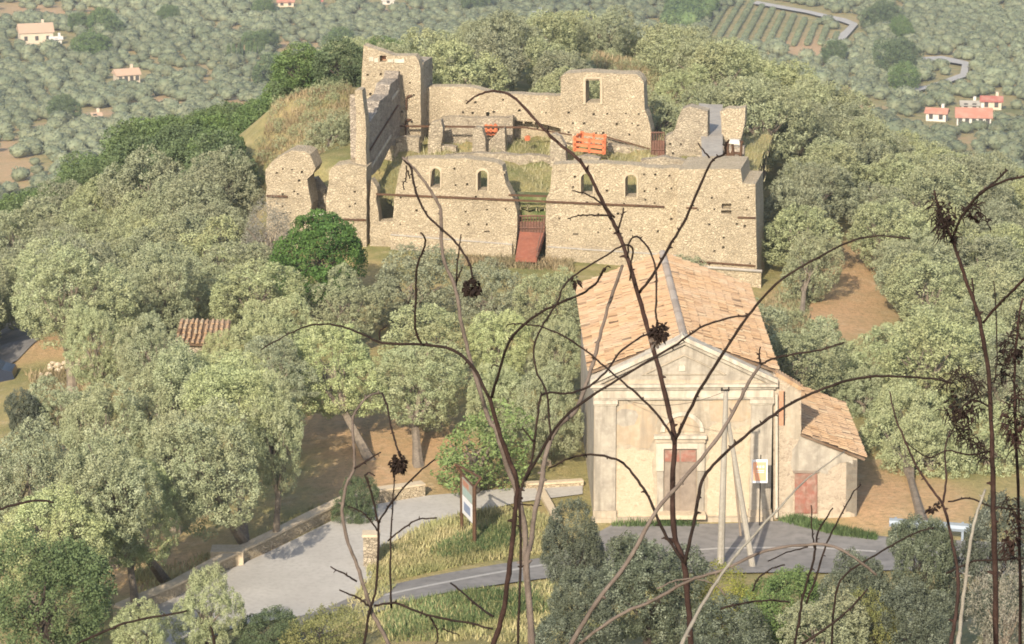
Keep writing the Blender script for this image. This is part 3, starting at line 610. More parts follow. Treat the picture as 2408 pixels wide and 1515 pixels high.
for i in range(38):
    d0 = .3 + i * (LEN / 38); vs = []
    for dd_, rr in ((d0, .15), (d0 + LEN / 38 + .06, .19)):
        for k in range(6): an = math.pi * k / 5; vs.append(Cp(math.cos(an) * rr, dd_, RT + .02 + math.sin(an) * rr * .8))
    mb.add(vs, [(k, k + 1, 7 + k, 6 + k) for k in range(5)] + [(0,1,2,3,4,5)], r.uniform(.1, .9))
mb.build('roof_ridge', M['ridge'], church)
# pediment mouldings
PW = M['plaster_white']
def raking(o1, o2, out, mat, w=HW + .2):
    for s in (-1, 1):
        f = [Cp(s * w, -out, 6.50 + o1), Cp(0, -out, 8.50 + o1 + .02), Cp(0, -out, 8.50 + o2 + .02), Cp(s * w, -out, 6.50 + o2)]
        mb = MB(); mb.prism(f, [x + CH.n * (out + .5) for x in f]); mb.build('raking_cornice', mat, church)
raking(.06, .26, .30, PW); raking(-.12, .058, .17, M['plaster_grey'], HW + .12)
def band(z0, z1, out, mat, w, nm='cornice'):
    f = [Cp(-w, -out, z0), Cp(w, -out, z0), Cp(w, -out, z1), Cp(-w, -out, z1)]; mb = MB(); mb.prism(f, [x + CH.n * (out + .3) for x in f]); mb.build(nm, mat, church)
band(6.42, 6.54, .30, PW, HW + .2); band(6.28, 6.417, .2, M['plaster_grey'], HW + .1); band(5.88, 6.26, .1, PW, HW + .03, 'frieze'); band(5.80, 5.877, .14, M['plaster_grey'], HW + .06, 'moulding')
tri = [Cp(-1.75, -.02, 6.98), Cp(1.75, -.02, 6.98), Cp(0, -.02, 7.85)]; mb = MB()
for i in range(3):
    a, b = tri[i], tri[(i + 1) % 3]; cen = sum(tri) / 3; a2, b2 = a + (a - cen) * .1, b + (b - cen) * .1; mb.prism([a, b, b2, a2], [x - CH.n * .06 for x in (a, b, b2, a2)])
mb.build('pediment_frame', M['plaster'], church)
slab('pediment_field', CH, [(1404,892),(1818,895),(1613,808)], M['plaster_grey'], church, .012)
slab('pediment_relief', CH, [(1596,874),(1612,872),(1611,862),(1607,858),(1604,862),(1601,858),(1597,862)], PW, church, .07)
slab('roof_finial', CH, [(1599,800),(1614,800),(1609,792),(1606,788),(1602,793)], PW, church, .3, .3)
# pilasters with capitals and bases
for s in (-1, 1):
    a, b = sorted((s * (HW - .02), s * (HW - .98)))
    f = [Cp(a, -.14, -.3), Cp(b, -.14, -.3), Cp(b, -.14, 5.55), Cp(a, -.14, 5.55)]; mb = MB(); mb.prism(f, [x + CH.n * .3 for x in f]); mb.build('pilaster', M['plaster_grey'], church)
    mb = MB()
    for z0, z1, e, o_ in ((5.55, 5.62, .03, .18), (5.623, 5.797, .07, .24)):
        f = [Cp(a - e, -o_, z0), Cp(b + e, -o_, z0), Cp(b + e, -o_, z1), Cp(a - e, -o_, z1)]; mb.prism(f, [x + CH.n * .4 for x in f])
    mb.build('capital', PW, church)
    f = [Cp(a - .05, -.22, -.5), Cp(b + .05, -.22, -.5), Cp(b + .05, -.22, .55), Cp(a - .05, -.22, .55)]; mb = MB(); mb.prism(f, [x + CH.n * .35 for x in f]); mb.build('pilaster_base', M['plaster'], church)
# exposed rubble and plaster patches (thin coats, a centimetre or two)
def patch(px, mat, out, lab=None, parent=church, pl=CH, jag=True, ja=.2):
    pts = [pl.off(-out).W(*q) for q in px]; 
    if jag:
        pts = rag(pts + [pts[0]], ja, .28)[:-1]
        pts = [p - pl.n * ((p - pl.off(-out).p) @ pl.n) for p in pts]
    t = tessellate_polygon([[Vector(((p - pl.p) @ pl.d, p[2], 0)) for p in pts]]); m = len(pts)
    mb = MB(); mb.add(pts, t); mb.add(pts + [p + pl.n * (out + .02) for p in pts], [(i, (i + 1) % m, m + (i + 1) % m, m + i) for i in range(m)]); o = mb.build('plaster_patch', mat, parent)
    if lab: o['label'] = lab
patch([(1436,1215),(1436,1060),(1500,1056),(1536,1062),(1538,1215)], M['church_rubble'], .02, 'bare rubble left of the door')
patch([(1664,1215),(1664,1000),(1690,985),(1730,1010),(1762,1000),(1764,1215)], M['church_rubble'], .02, 'bare rubble right of the door')
patch([(1440,1050),(1440,965),(1495,945),(1540,960),(1545,1020),(1530,1052)], M['plaster_orange'], .024)
patch([(1445,996),(1442,975),(1460,962),(1495,965),(1502,980),(1492,998),(1465,1002)], M['plaster_grey'], .035, 'grey plaster patch high on the left', church, CH, True, .08)
patch([(1672,990),(1665,950),(1690,938),(1755,938),(1762,985),(1725,995)], M['plaster_orange'], .024)
patch([(1436,1225),(1436,1202),(1540,1206),(1540,1228)], M['church_rubble'], .05)
f = [Cp(-HW - .1, -.3, -.5), Cp(HW + .1, -.3, -.5), Cp(HW + .1, -.3, .22), Cp(-HW - .1, -.3, .22)]; mb = MB(); mb.prism(f, [x + CH.n * .29 for x in f]); mb.build('plinth', M['plaster'], church)
# door with surround, lunette
slab('door_surround', CH, [(1543,1108),(1561,1108),(1561,1056),(1639,1056),(1639,1108),(1657,1108),(1657,1042),(1543,1042)], PW, church, .16, label='pale stone frame round the upper half of the door')
slab('door_jamb', CH, rect(1545, 1109, 1560, 1222), M['plaster_grey'], church, .13); slab('door_jamb', CH, rect(1640, 1109, 1655, 1222), M['plaster_grey'], church, .13)
slab('door_cornice', CH, rect(1538, 1026, 1662, 1033), PW, church, .34); slab('door_cornice', CH, rect(1541, 1033.3, 1659, 1041.7), M['plaster'], church, .24)
dr = slab('door', CH, rect(1562, 1057, 1638, 1216), M['grey_wood'], church, .03); dr['label'] = 'double wooden door, grey below and faded red at the top'
for i in range(2):
    u = 1563 + i * 38.5; slab('upper_panel', CH, rect(u, 1059, u + 35, 1086), M['red_door'], dr, .06, -.025)
    slab('door_leaf', CH, rect(u, 1088, u + 35, 1212), M['grey_wood'], dr, .055, -.025)
slab('door_latch', CH, rect(1599, 1128, 1604, 1136), M['rust'], dr, .10)
slab('door_step', CH, rect(1540, 1212, 1660, 1222), M['dressed'], church, .7)
mb = MB(); cc = CH.off(-.03).W(1604, 1015)
ap = [cc + CH.d * math.cos(t) * 1.0 + np.array([0, 0, math.sin(t) * .95]) for t in np.linspace(0, math.pi, 15)]; ai = [cc + (p - cc) * .80 for p in ap]
for i in range(14): mb.prism([ai[i], ap[i], ap[i + 1], ai[i + 1]], [x - CH.n * .1 for x in (ai[i], ap[i], ap[i + 1], ai[i + 1])])
mb.build('lunette_arch', PW, church); mb = MB(); mb.prism([cc + CH.n * .02] + [q + CH.n * .02 for q in ai], [cc - CH.n * .02] + [q - CH.n * .02 for q in ai]); mb.build('lunette', M['plaster_orange'], church)
slab('drainpipe', CH, rect(1823, 928, 1829, 1218), PW, church, .23)
# ------------------------------------------------------------------ lean-to beside the church
AP = CH.off(.02)
annex = empty('lean_to', tuple(AP.W(1920, 1230)), 'low lean-to with patched tile roof and faded red door against the church wall', 'building')
LD = 9.0
AXs = [(1819,1265),(1819,879),(1862,901),(1884,916),(1884,1024),(1950,1052),(2016,1079),(2014,1265)]
pts = [AP.W(*q) for q in AXs]; bk = [x + AP.n * .5 for x in pts]
mb = MB(); tt = tessellate_polygon([[Vector(((p - AP.p) @ AP.d, p[2], 0)) for p in pts]]); mb.add(pts, tt); mb.add(bk, [t[::-1] for t in tt]); m = len(pts); mb.add(pts + bk, [(i, (i + 1) % m, m + (i + 1) % m, m + i) for i in range(m)])
mb.build('front_wall', M['annex_rubble'], annex)
a, b = pts[6], pts[7]; mb = MB(); a = a - [0, 0, .06]; mb.prism([b - AP.d * .5, b, a, a - AP.d * .5], [x + AP.n * LD for x in (b - AP.d * .5, b, a, a - AP.d * .5)]); mb.build('side_wall', M['plaster_grey'], annex)
q0 = pts[4] + np.array([0, 0, .10]) - AP.n * .15; q1 = AP.W(2034, 1082) - AP.n * .15 + np.array([0,0,.1]); hi_ = q0 + AP.n * LD; he = q1 + AP.n * LD
dsl = (q1 - q0) / np.linalg.norm(q1 - q0)
o = tiles('roof', q0, hi_, he, q1, M['tiles'], annex, cw=.30, rh=.45, rad=.085, seed=21)
mb = MB(); e0, e1 = AP.off(-.06).W(1829, 882), AP.off(-.06).W(1887, 917)
nt_ = 9
for i in range(nt_):
    t = i / nt_; p = e0 * (1 - t) + e1 * t; q = e0 * (1 - (i + 1.1) / nt_) + e1 * (i + 1.1) / nt_; mb.tube([p, p + AP.n * .65 + [0, 0, .02]], [.11, .11], 6, random.uniform(.3, .9))
mb.build('coping_tiles', M['tiles'], annex)
slab('brick_slot', AP, rect(1832, 920, 1845, 1001), M['brick'], annex, .02); slab('brick_slot_painted_shadow', AP, rect(1842.5, 921, 1846, 1001), M['black_and_shade'], annex, .025).name = 'slot_shade_strip'  # dark strip: the slot's shadow is put into its colour, no real opening
patch([(1848,1025),(1848,910),(1862,906),(1880,920),(1881,1026)], M['plaster'], .02, None, annex, AP)
patch([(1858,1090),(1872,1045),(1884,1024),(1950,1052),(2010,1076),(2008,1088),(1975,1085),(1955,1095),(1945,1122),(1928,1120),(1924,1112),(1866,1112)], M['plaster_grey'], .022, 'smooth grey render above the door', annex, AP)
patch([(1925,1214),(1925,1200),(1965,1204),(2010,1206),(2010,1245),(1925,1235)], M['plaster'], .02, None, annex, AP, True, .08); patch([(1848,1150),(1862,1142),(1864,1198),(1849,1208)], M['plaster'], .024, None, annex, AP, True, .08)
ad = slab('door', AP, rect(1869, 1114, 1922, 1208), M['red_door'], annex, .06); 
for i in range(2): slab('door_leaf', AP, rect(1871 + i * 25.5, 1117, 1894.5 + i * 25.5, 1206), M['red_door'], ad, .09, -.055)
slab('door_lintel', AP, rect(1865, 1108, 1926, 1112.5), M['grey_wood'], annex, .08)

# ------------------------------------------------------------------ roadside things
def ground_at(x, y): return float(tz(x, y))
def thing_post(u, vb): return gp(u, vb)
# information board with two posts
b0, b1 = gp(1086, 1250), gp(1116, 1284)
board = empty('information_board', tuple((b0 + b1) / 2), 'tall brown framed information board seen nearly edge-on beside the pale lane', 'sign')
mb = MB(); t0 = b0 + [0, 0, 2.75]; mb.tube([b0, t0], .075, 6); mb.build('post', M['rust'], board)
t1 = b1 + [0, 0, 2.75]; mb = MB(); mb.tube([b1, t1], .09, 6); mb.build('post', M['rust'], board)
mb = MB(); cx_ = (t0 + t1) / 2
mb.tube([t0, t0 + [-.28, 0, .45]], .06, 5); mb.tube([t1, t1 + [.30, 0, .45]], .06, 5); mb.tube([t0 + [-.28,0,.45], t1 + [.30,0,.45]], .05, 5); mb.tube([t0, t1], .05, 5); mb.build('top_frame', M['rust'], board)
def bpanel(z0, z1, mat, nm, x0=.08, x1=.92, o_=0.0):
    P0, P1 = b0 * (1 - x0) + b1 * x0, b0 * (1 - x1) + b1 * x1; u = (P1 - P0); nn = np.array([u[1], -u[0], 0]); nn /= np.linalg.norm(nn)
    if nn[1] > 0: nn = -nn
    f = [P0 + [0,0,z0], P1 + [0,0,z0], P1 + [0,0,z1], P0 + [0,0,z1]]; mb = MB(); mb.prism([x + nn * (.03 + o_) for x in f], [x - nn * .02 for x in f]); return mb.build(nm, mat, board)
bpanel(.95, 2.65, M['concrete'], 'panel'); M['blue'] = plain('sign_blue', (.25,.30,.42), .5); M['teal'] = plain('sign_teal', (.36,.46,.42), .5); M['signred'] = plain('sign_red', (.45,.22,.15), .5); M['signwhite'] = plain('sign_white', (.72,.72,.72), .5, 0, .05)
bpanel(1.0, 1.85, M['signwhite'], 'poster', .12, .88, .012); bpanel(1.2, 1.6, M['blue'], 'picture', .25, .75, .02); bpanel(1.9, 2.25, M['teal'], 'picture', .15, .85, .012); bpanel(2.35, 2.6, M['signred'], 'picture', .15, .6, .012)
# orange and white notice on a thin post in front of the right pilaster
s0 = CH.off(-1.0).W(1786, 1228); s0[2] = ground_at(s0[0], s0[1])
sg = empty('notice_sign', tuple(s0), 'orange and white notice on a thin black post before the right pilaster', 'sign')
mb = MB(); mb.tube([s0, s0 + [0, 0, 3.45]], .028, 5); mb.build('post', M['black_and_shade'], sg)
SPn = CH.off(-1.06); slab('plate', SPn, rect(1768, 1081, 1805, 1136), M['signwhite'], sg, .02)
M['signorange'] = plain('sign_orange', (.78,.40,.24), .5, 0, .05)
slab('orange_field', SPn.off(-.02), rect(1771, 1087, 1802, 1131), M['signorange'], sg, .012)
mb = MB()
for u, v, w, h in ((1779,1098,4,5),(1786,1098,4,5),(1793,1098,4,5),(1779,1107,18,1.6),(1779,1111,18,1.6)):
    q = [SPn.off(-.04).W(*x) for x in rect(u, v - h / 2, u + w, v + h / 2)]; mb.prism(q, [x + CH.n * .015 for x in q])
mb.build('notice_text', M['signwhite'], sg)
# utility poles
p0 = CH.off(-6.5).W(1694, 1345); p0[2] = -.2; pt = CH.off(-6.5).W(1707, 920)
pole = empty('utility_pole', tuple(p0), 'straight pale concrete pole standing before the church front, left of the leaning one', 'pole')
mb = MB(); mb.tube([p0, pt], [.17, .10], 8); mb.build('shaft', M['concrete'], pole)
mb = MB(); mb.tube([pt + [-.22, 0, .02], pt + [.16, 0, .06]], .04, 5); mb.tube([pt + [-.18, 0, .0], pt + [-.18, 0, .16]], .04, 5); mb.tube([pt + [.12, 0, .0], pt + [.12, 0, .18]], .04, 5); mb.build('insulator_bracket', M['black_and_shade'], pole)
l0 = CH.off(-6.9).W(1772, 1400); l0[2] = -.2; lt = CH.off(-6.3).W(1711, 985)
pole2 = empty('utility_pole', tuple(l0), 'leaning concrete brace pole propped against the straight pole', 'pole'); mb = MB(); mb.tube([l0, lt], [.15, .09], 8); mb.build('shaft', M['concrete'], pole2)
g0 = CH.off(-6.2).W(1742, 1260); mb = MB(); mb.tube([g0, CH.off(-6.2).W(1722, 1060), CH.off(-6.2).W(1712, 1000)], [.055, .05, .05], 6); mb.build('conduit', M['grey_wood'], pole2)
mb = MB(); e_ = CH.off(-.1).W(1476, 943); pts_ = [np.array(pt) * (1 - t) + e_ * t - np.array([0, 0, 1.6 * t * (1 - t)]) for t in np.linspace(0, 1, 14)]; mb.tube(pts_, .012, 3); o = mb.build('overhead_wire', M['black_and_shade'], None); tag(o, 'thin sagging wire from the straight pole to the church front', 'wire')
# parapet along the lane
def low_wall(name, px, h, th, mat, cap, label, step=.6):
    base = poly_resample(np.array([gp(*q) for q in px]), 60); o = empty(name, tuple(base[0]), label, 'wall')
    mb = MB(); mc = MB(); r = random.Random(2)
    L_ = []; 
    for i, p in enumerate(base):
        t = base[min(i + 1, 60)] - base[max(i - 1, 0)]; t /= np.linalg.norm(t); nn = np.array([-t[1], t[0], 0]); g = ground_at(p[0], p[1]); L_.append((p[0], p[1], g, nn))
    for i in range(60):
        (x0, y0, g0_, n0), (x1, y1, g1_, n1) = L_[i], L_[i + 1]; a = np.array([x0, y0, 0]); b = np.array([x1, y1, 0])
        f = [a + [0,0,g0_ - .4], b + [0,0,g1_ - .4], b + [0,0,g1_ + h], a + [0,0,g0_ + h]]; mb.prism(f, [f[0] + n0 * th, f[1] + n1 * th, f[2] + n1 * th, f[3] + n0 * th])
        e = .05; f = [a - n0 * e + [0,0,g0_ + h + .003], b - n1 * e + [0,0,g1_ + h + .003], b - n1 * e + [0,0,g1_ + h + .10], a - n0 * e + [0,0,g0_ + h + .10]]
        mc.prism(f, [f[0] + n0 * (th + 2*e), f[1] + n1 * (th + 2*e), f[2] + n1 * (th + 2*e), f[3] + n0 * (th + 2*e)])
    mb.build('wall_face', mat, o); mc.build('coping', cap, o); return o
low_wall('parapet_wall', [(285,1462),(420,1405),(520,1350),(700,1262),(850,1190),(1000,1168)], .55, .45, M['stone'], M['dressed'], 'long low stone parapet with pale coping along the left edge of the lane')
low_wall('parapet_wall', [(1235,1152),(1290,1150),(1372,1145)], .22, .3, M['stone'], M['dressed'], 'short low wall at the foot of the orchard just left of the church')
low_wall('parapet_wall', [(1316,1232),(1296,1195),(1276,1160)], .2, .25, M['stone'], M['dressed'], 'short slanting kerb wall between the grass bank and the church corner')
p = gp(533, 1334); wb = empty('stone_block', tuple(p), 'pale stone block with a dark panel for the shade of its square hole, set in the parapet', 'block')
mb = MB(); mb.box((p[0] - .7, p[1] - .1, p[2] - .2), (p[0] + .75, p[1] + .9, p[2] + .75)); mb.build('block', M['dressed'], wb); mb = MB(); mb.box((p[0] - .2, p[1] - .125, p[2] + .3), (p[0] + .16, p[1] - .09, p[2] + .62)); mb.build('hole', M['black_and_shade'], wb)  # dark panel on the face; the hole's shade is put into its colour
p = gp(873, 1330); gpst = empty('broken_pillar', tuple(p), 'short broken stone gate pillar with a pale top at the tip of the grass island', 'pillar')
mb = MB(); mb.box((p[0] - .33, p[1] - .3, p[2] - .2), (p[0] + .33, p[1] + .3, p[2] + 1.4)); mb.build('shaft', M['stone_grey'], gpst); mb = MB(); mb.box((p[0] - .38, p[1] - .34, p[2] + 1.403), (p[0] + .4, p[1] + .34, p[2] + 1.53)); mb.build('cap', M['dressed'], gpst)
# guard rail at the right
ga, gb = gp(2090, 1264), gp(2300, 1280)
rail = empty('guard_rail', tuple(ga), 'pale blue grey steel guard rail beyond the lean-to on the right', 'guard rail'); M['rail'] = plain('rail_steel', (.30,.35,.40), .5, .2, .1)
t = (gb - ga); Lg = np.linalg.norm(t); t /= Lg; mb = MB()
for z0, o_ in ((.52, 0), (.66, .05), (.80, 0)):
    f = [ga + [0, -o_, z0], gb + [0, -o_, z0], gb + [0, -.05 + o_, z0 + .14], ga + [0, -.05 + o_, z0 + .14]]; mb.prism(f, [x + np.array([0, .03, 0]) for x in f])
mb.build('beam', M['rail'], rail)
for i in range(4):
    q = ga + t * (Lg * (i + .3) / 4); mb = MB(); mb.box((q[0] - .05, q[1] + .04, q[2] - .2), (q[0] + .05, q[1] + .12, q[2] + .95)); mb.build('post', M['rail'], rail)
# blue car at the left edge (only its roof and tail show)
p = gp(-50, 903); car = empty('parked_car', tuple(p), 'dark blue car cut off by the left edge of the picture', 'car'); M['carblue'] = plain('blue_paint', (.02,.028,.05), .3); M['carblue'].node_tree.nodes['Principled BSDF'].inputs['Specular IOR Level'].default_value = .6
prof = [(-2.1,.35),(-2.15,.75),(-1.95,.95),(-1.2,1.02),(-.6,1.42),(.7,1.46),(1.45,1.05),(2.0,.92),(2.12,.6),(2.1,.3)]
mb = MB(); mb.prism([(p[0] + x, p[1] - .8, p[2] + z) for x, z in prof], [(p[0] + x, p[1] + .8, p[2] + z) for x, z in prof]); mb.build('body', M['carblue'], car)
mb = MB(); mb.prism([(p[0] + x, p[1] - .815, p[2] + z) for x, z in ((-1.0,1.0),(1.25,1.02),(.65,1.38),(-.55,1.36))], [(p[0] + x, p[1] - .79, p[2] + z) for x, z in ((-1.0,1.0),(1.25,1.02),(.65,1.38),(-.55,1.36))]); mb.build('side_window', M['glassdark'], car)
for x in (-1.3, 1.3):
    for y in (-.78, .62):
        mb = MB(); mb.tube([(p[0] + x, p[1] + y, p[2] + .32), (p[0] + x, p[1] + y + .18, p[2] + .32)], .32, 14); mb.build('wheel', M['black_and_shade'], car)
# small hut whose tiled roof shows through the olives
hb = at(476, 800, 174); hut = empty('tiled_hut', (hb[0], hb[1], ground_at(hb[0], hb[1])), 'small hut whose striped tile roof shows between the olives left of centre', 'hut')
zt_ = hb[2]; mb = MB(); mb.box((hb[0] - 1.3, hb[1] + .3, ground_at(hb[0], hb[1]) - 1), (hb[0] + 1.2, hb[1] + 2.4, zt_ - .28)); mb.build('walls', M['stone_grey'], hut)
tiles('roof', (hb[0] - 1.4, hb[1] + 2.6, zt_ + .42), (hb[0] + 1.3, hb[1] + 2.6, zt_ + .36), (hb[0] + 1.3, hb[1], zt_ - .30), (hb[0] - 1.5, hb[1], zt_ - .18), M['tiles'], hut, cw=.27, rh=.5, rad=.085, seed=40)
# stone heaps
def rocks(name, u, v, nrk, spread, size, label, mat):
    c0 = gp(u, v); mb = MB(); r = random.Random(int(u))
    for _ in range(nrk):
        x, y = c0[0] + r.gauss(0, spread), c0[1] + r.gauss(0, spread); s = size * r.uniform(.5, 1.3); z = ground_at(x, y) + s * .3 + r.uniform(0, size)
        bm = bmesh.new(); bmesh.ops.create_icosphere(bm, subdivisions=1, radius=s)
        vs = [np.array([x, y, z]) + np.array(q.co) * np.array([r.uniform(.7, 1.2), r.uniform(.7, 1.2), r.uniform(.5, .9)]) for q in bm.verts]; mb.add(vs, [[w.index for w in f.verts] for f in bm.faces], r.random()); bm.free()
    o = mb.build(name, mat, None); return tag(o, label, 'stones', kind='stuff')
rocks('stone_heap', 494, 690, 60, .7, .28, 'heap of pale broken stones between olives below the left tower', M['dressed'])
rocks('stone_heap', 178, 862, 40, .9, .22, 'low heap of stones on the bare ground at far left', M['dressed'])
rocks('stone_heap', 700, 712, 26, .35, .25, 'small pile of reddish stones right of the striped fence under the green tree', M['brick'])

# ------------------------------------------------------------------ valley houses and pylon
def house(u, v, wpx, hpx, Yr, rot, roofm, wallm, label, dep=.75, ridge=.5, wins=3, group=None, pitch=.32):
    c0 = gp(u, v, y0=650); s = c0[1] / F_ * .88; w = wpx * s; h = hpx * s * .55; d = w * dep; z0 = c0[2]
    o = empty('farmhouse', tuple(c0), label, 'house', group); Mx = Matrix.Translation(Vector(c0)) @ Matrix.Rotation(R(rot), 4, 'Z')
    mb = MB(); mb.box((-w/2, -d/2, -2), (w/2, d/2, h), M=Mx); mb.build('walls', wallm, o)
    rt = d * pitch; e = .5; mb = MB()
    f = [Mx @ Vector(q) for q in ((-w/2-e, -d/2-e, h), (-w/2-e, d/2+e, h), (-w/2-e, 0, h + rt))]; b = [Mx @ Vector(q) for q in ((w/2+e, -d/2-e, h), (w/2+e, d/2+e, h), (w/2+e, 0, h + rt))]; mb.prism(f, b, .6); mb.build('roof', roofm, o)
    for i in range(wins):
        x = -w/2 + w * (i + .5) / wins; mb = MB(); mb.box((x - .55, -d/2 - .06, h * .35), (x + .55, -d/2 + .02, h * .35 + 1.5), M=Mx); mb.build('window', M['glassdark'], o)
    mb = MB(); mb.box((w*.2, d*.05, h), (w*.2 + .8, d*.05 + .8, h + rt + 1.0), M=Mx); mb.build('chimney', wallm, o)
    return o
house(84, 100, 88, 58, 0, 14, M['roof_far_pale'], M['cream'], 'cream farmhouse with pale roof, upper left of the valley')
house(132, 104, 30, 26, 0, 10, M['white'], M['white'], 'small white outbuilding right of the cream farmhouse', wins=1)
house(298, 195, 62, 46, 0, 22, M['roof_far_pale'], M['cream'], 'lone cream house with pale orange roof, below the cream farmhouse', wins=4)
house(222, 282, 34, 22, 0, 12, M['roof_far_pale'], M['cream'], 'half-hidden pale roofed shed low on the left', wins=1)
house(672, 15, 42, 24, 0, 5, M['roof_far'], M['cream'], 'red roofed house at the top edge left of centre', wins=2)
house(738, 12, 46, 22, 0, 0, M['roof_far_dark'], M['white'], 'white walled house with dark red roof at the top edge', wins=3)
house(912, 10, 30, 22, 0, 8, M['white'], M['white'], 'flat pale house at the top edge above the tower', wins=1)
house(2203, 284, 54, 42, 0, -16, M['roof_far'], M['white'], 'white cottage with small red roof, left of the long red roof', wins=2)
house(2289, 294, 92, 48, 0, -6, M['roof_far'], M['white'], 'long villa with salmon red roof and white arcade, lower right valley', wins=5)
house(2331, 256, 54, 42, 0, -8, M['roof_far_dark'], M['cream'], 'house with dark crimson roof behind the long villa', wins=2)
house(2280, 256, 46, 22, 0, -4, M['concrete'], M['white'], 'grey roofed shed between crimson roof and cottage', wins=2)
house(2033, 262, 22, 20, 0, 6, M['roof_far'], M['cream'], 'tiny orange roofed hut right of the grove ridge', wins=1)
pb = gp(1270, 118, y0=700); pyl = empty('pylon', tuple(pb), 'faint grey lattice electricity pylon rising behind the hill trees', 'pylon'); hh = 14.0
M['pylon'] = plain('galvanised_steel', (.34,.38,.40), .6, .2, .1); mb = MB()
for sx in (-1, 1):
    for sy in (-1, 1): mb.tube([pb + [sx * 1.9, sy * 1.9, 0], pb + [sx * .3, sy * .3, hh]], .10, 4)
for i in range(7):
    z0, z1 = hh * i / 7, hh * (i + 1) / 7; r0, r1 = 1.9 - 1.6 * i / 7, 1.9 - 1.6 * (i + 1) / 7
    for sy in (-1, 1): mb.tube([pb + [-r0, sy * r0, z0], pb + [r1, sy * r1, z1]], .06, 3); mb.tube([pb + [r0, sy * r0, z0], pb + [-r1, sy * r1, z1]], .06, 3)
mb.build('tower', M['pylon'], pyl)
for z in (hh * .75, hh * .9): mb = MB(); mb.tube([pb + [-2.6, 0, z], pb + [2.6, 0, z]], .10, 4); mb.build('cross_arm', M['pylon'], pyl)
# ------------------------------------------------------------------ foliage
def unit(v): return v / (np.linalg.norm(v, axis=-1, keepdims=True) + 1e-9)
def crown_arrays(seed, nlobe, tufts, leaves, tr, ll, lw, flat=.75, spread=.55, lob=(.34, .5), up=.35, sep=1.9):
    """leaf quads in tufts on the skin of overlapping lobes; unit crown radius"""
    g = np.random.default_rng(seed)
    lc = unit(g.normal(size=(nlobe, 3))) * (g.random((nlobe, 1)) ** .5) * spread; lc[:, 2] = lc[:, 2] * flat + .05; lr = g.uniform(*lob, nlobe)
    lc[0] = (0, 0, .1); lr[0] = lob[1]
    P = []; Nn = []; tries = 0; lim_ = sep * tr; PA = np.zeros((tufts, 3))
    while len(P) < tufts and tries < tufts * 9:
        tries += 1; inner = len(P) > tufts * .78; i = g.integers(nlobe); d = unit(g.normal(size=3)); d[2] = d[2] * .85 + .12; d = unit(d); p = lc[i] + d * lr[i] * (g.uniform(.62, .8) if inner else g.uniform(.92, 1.08))
        if (np.linalg.norm(p - lc, axis=1) < lr * (.55 if inner else .84)).any(): continue
        m = len(P)
        if not inner and tries < tufts * 6 and m and (np.abs(PA[:m] - p).sum(1) < lim_).any(): continue
        PA[m] = p; P.append(p); Nn.append(d)
    P = np.array(P); Nn = np.array(Nn); T = len(P); n = T * leaves
    P[:, :2] -= (P[:, :2].max(0) + P[:, :2].min(0)) / 2; P[:, 2] -= (P[:, 2].max() + P[:, 2].min()) / 2; k_ = 1 - tr
    P = P * (k_ / np.percentile(np.hypot(P[:, 0], P[:, 1]), 96), ) * 1.0; P[:, 2] *= k_ / np.percentile(np.abs(P[:, 2]), 98)
    tv = g.normal(0, .13, T); tsz = g.uniform(.7, 1.25, T) * tr
    d = unit(g.normal(size=(T, leaves, 3)) + Nn[:, None] * .45); rr = g.uniform(.5, 1.0, (T, leaves, 1)) ** .5
    c = P[:, None] + d * rr * tsz[:, None, None] + np.array([0, 0, 1.0]) * tr * up * g.random((T, leaves, 1))
    ax = unit(d * .5 + unit(g.normal(size=(T, leaves, 3))) + np.array([0, 0, .35])); nr = unit(d + g.normal(size=d.shape) * .2); sd = unit(np.cross(ax, nr))
    L_ = (ll * g.uniform(.6, 1.3, (T, leaves, 1))); w = (lw * g.uniform(.7, 1.3, (T, leaves, 1)))
    q = np.stack([c - ax * L_ * .5, c + sd * w * .5, c + ax * L_ * .5, c - sd * w * .5], 2).reshape(-1, 3)
    var = np.clip(.5 + tv[:, None] + g.normal(0, .10, (T, leaves)), 0, 1).reshape(-1)
    return q, np.arange(n * 4).reshape(n, 4), var
def crown_mesh(nm, mat, *a, **k):
    V, F4, var = crown_arrays(*a, **k); return np_mesh(nm, V, F4, mat, var)
def trunk_mesh(nm, seed, mat, limbs=5, rad=.09, lean=.12):
    g = random.Random(seed); mb = MB(); fork = .42 + g.random() * .15; lx, ly = g.uniform(-lean, lean), g.uniform(-lean, lean)
    mb.v = []; mb.tube([(0, 0, -.12), (lx * .2, ly * .2, .02), (lx * .6, ly * .6, fork * .6), (lx, ly, fork)], [rad * 1.7, rad * 1.25, rad * .9, rad * .8], 7)
    for i in range(limbs):
        a = 2 * math.pi * (i + g.random() * .6) / limbs; rr = g.uniform(.3, .62); e = (math.cos(a) * rr, math.sin(a) * rr, g.uniform(.95, 1.25))
        m = (lx + (e[0] - lx) * .4 + g.uniform(-.05, .05), ly + (e[1] - ly) * .4 + g.uniform(-.05, .05), fork + (e[2] - fork) * .5)
        mb.tube([(lx, ly, fork - .03), m, e], [rad * .55, rad * .38, rad * .12], 5)
        for _ in range(2):
            b = (m[0] + g.uniform(-.3, .3), m[1] + g.uniform(-.3, .3), m[2] + g.uniform(.2, .4)); mb.tube([m, b], [rad * .25, rad * .08], 4)
    me = bpy.data.meshes.new(nm); me.from_pydata(mb.v, [], mb.f); me.materials.append(mat); me.update(); return me
CM = {}
CM['olive'] = [crown_mesh('crown', M['olive'], 10 + i, 14, 400, 48, .098, .046, .026, lob=(.28, .46), spread=.62) for i in range(8)]
CM['green'] = [crown_mesh('crown', M['green'], 40 + i, 10, 300, 40, .14, .06, .042, lob=(.38, .55)) for i in range(4)]
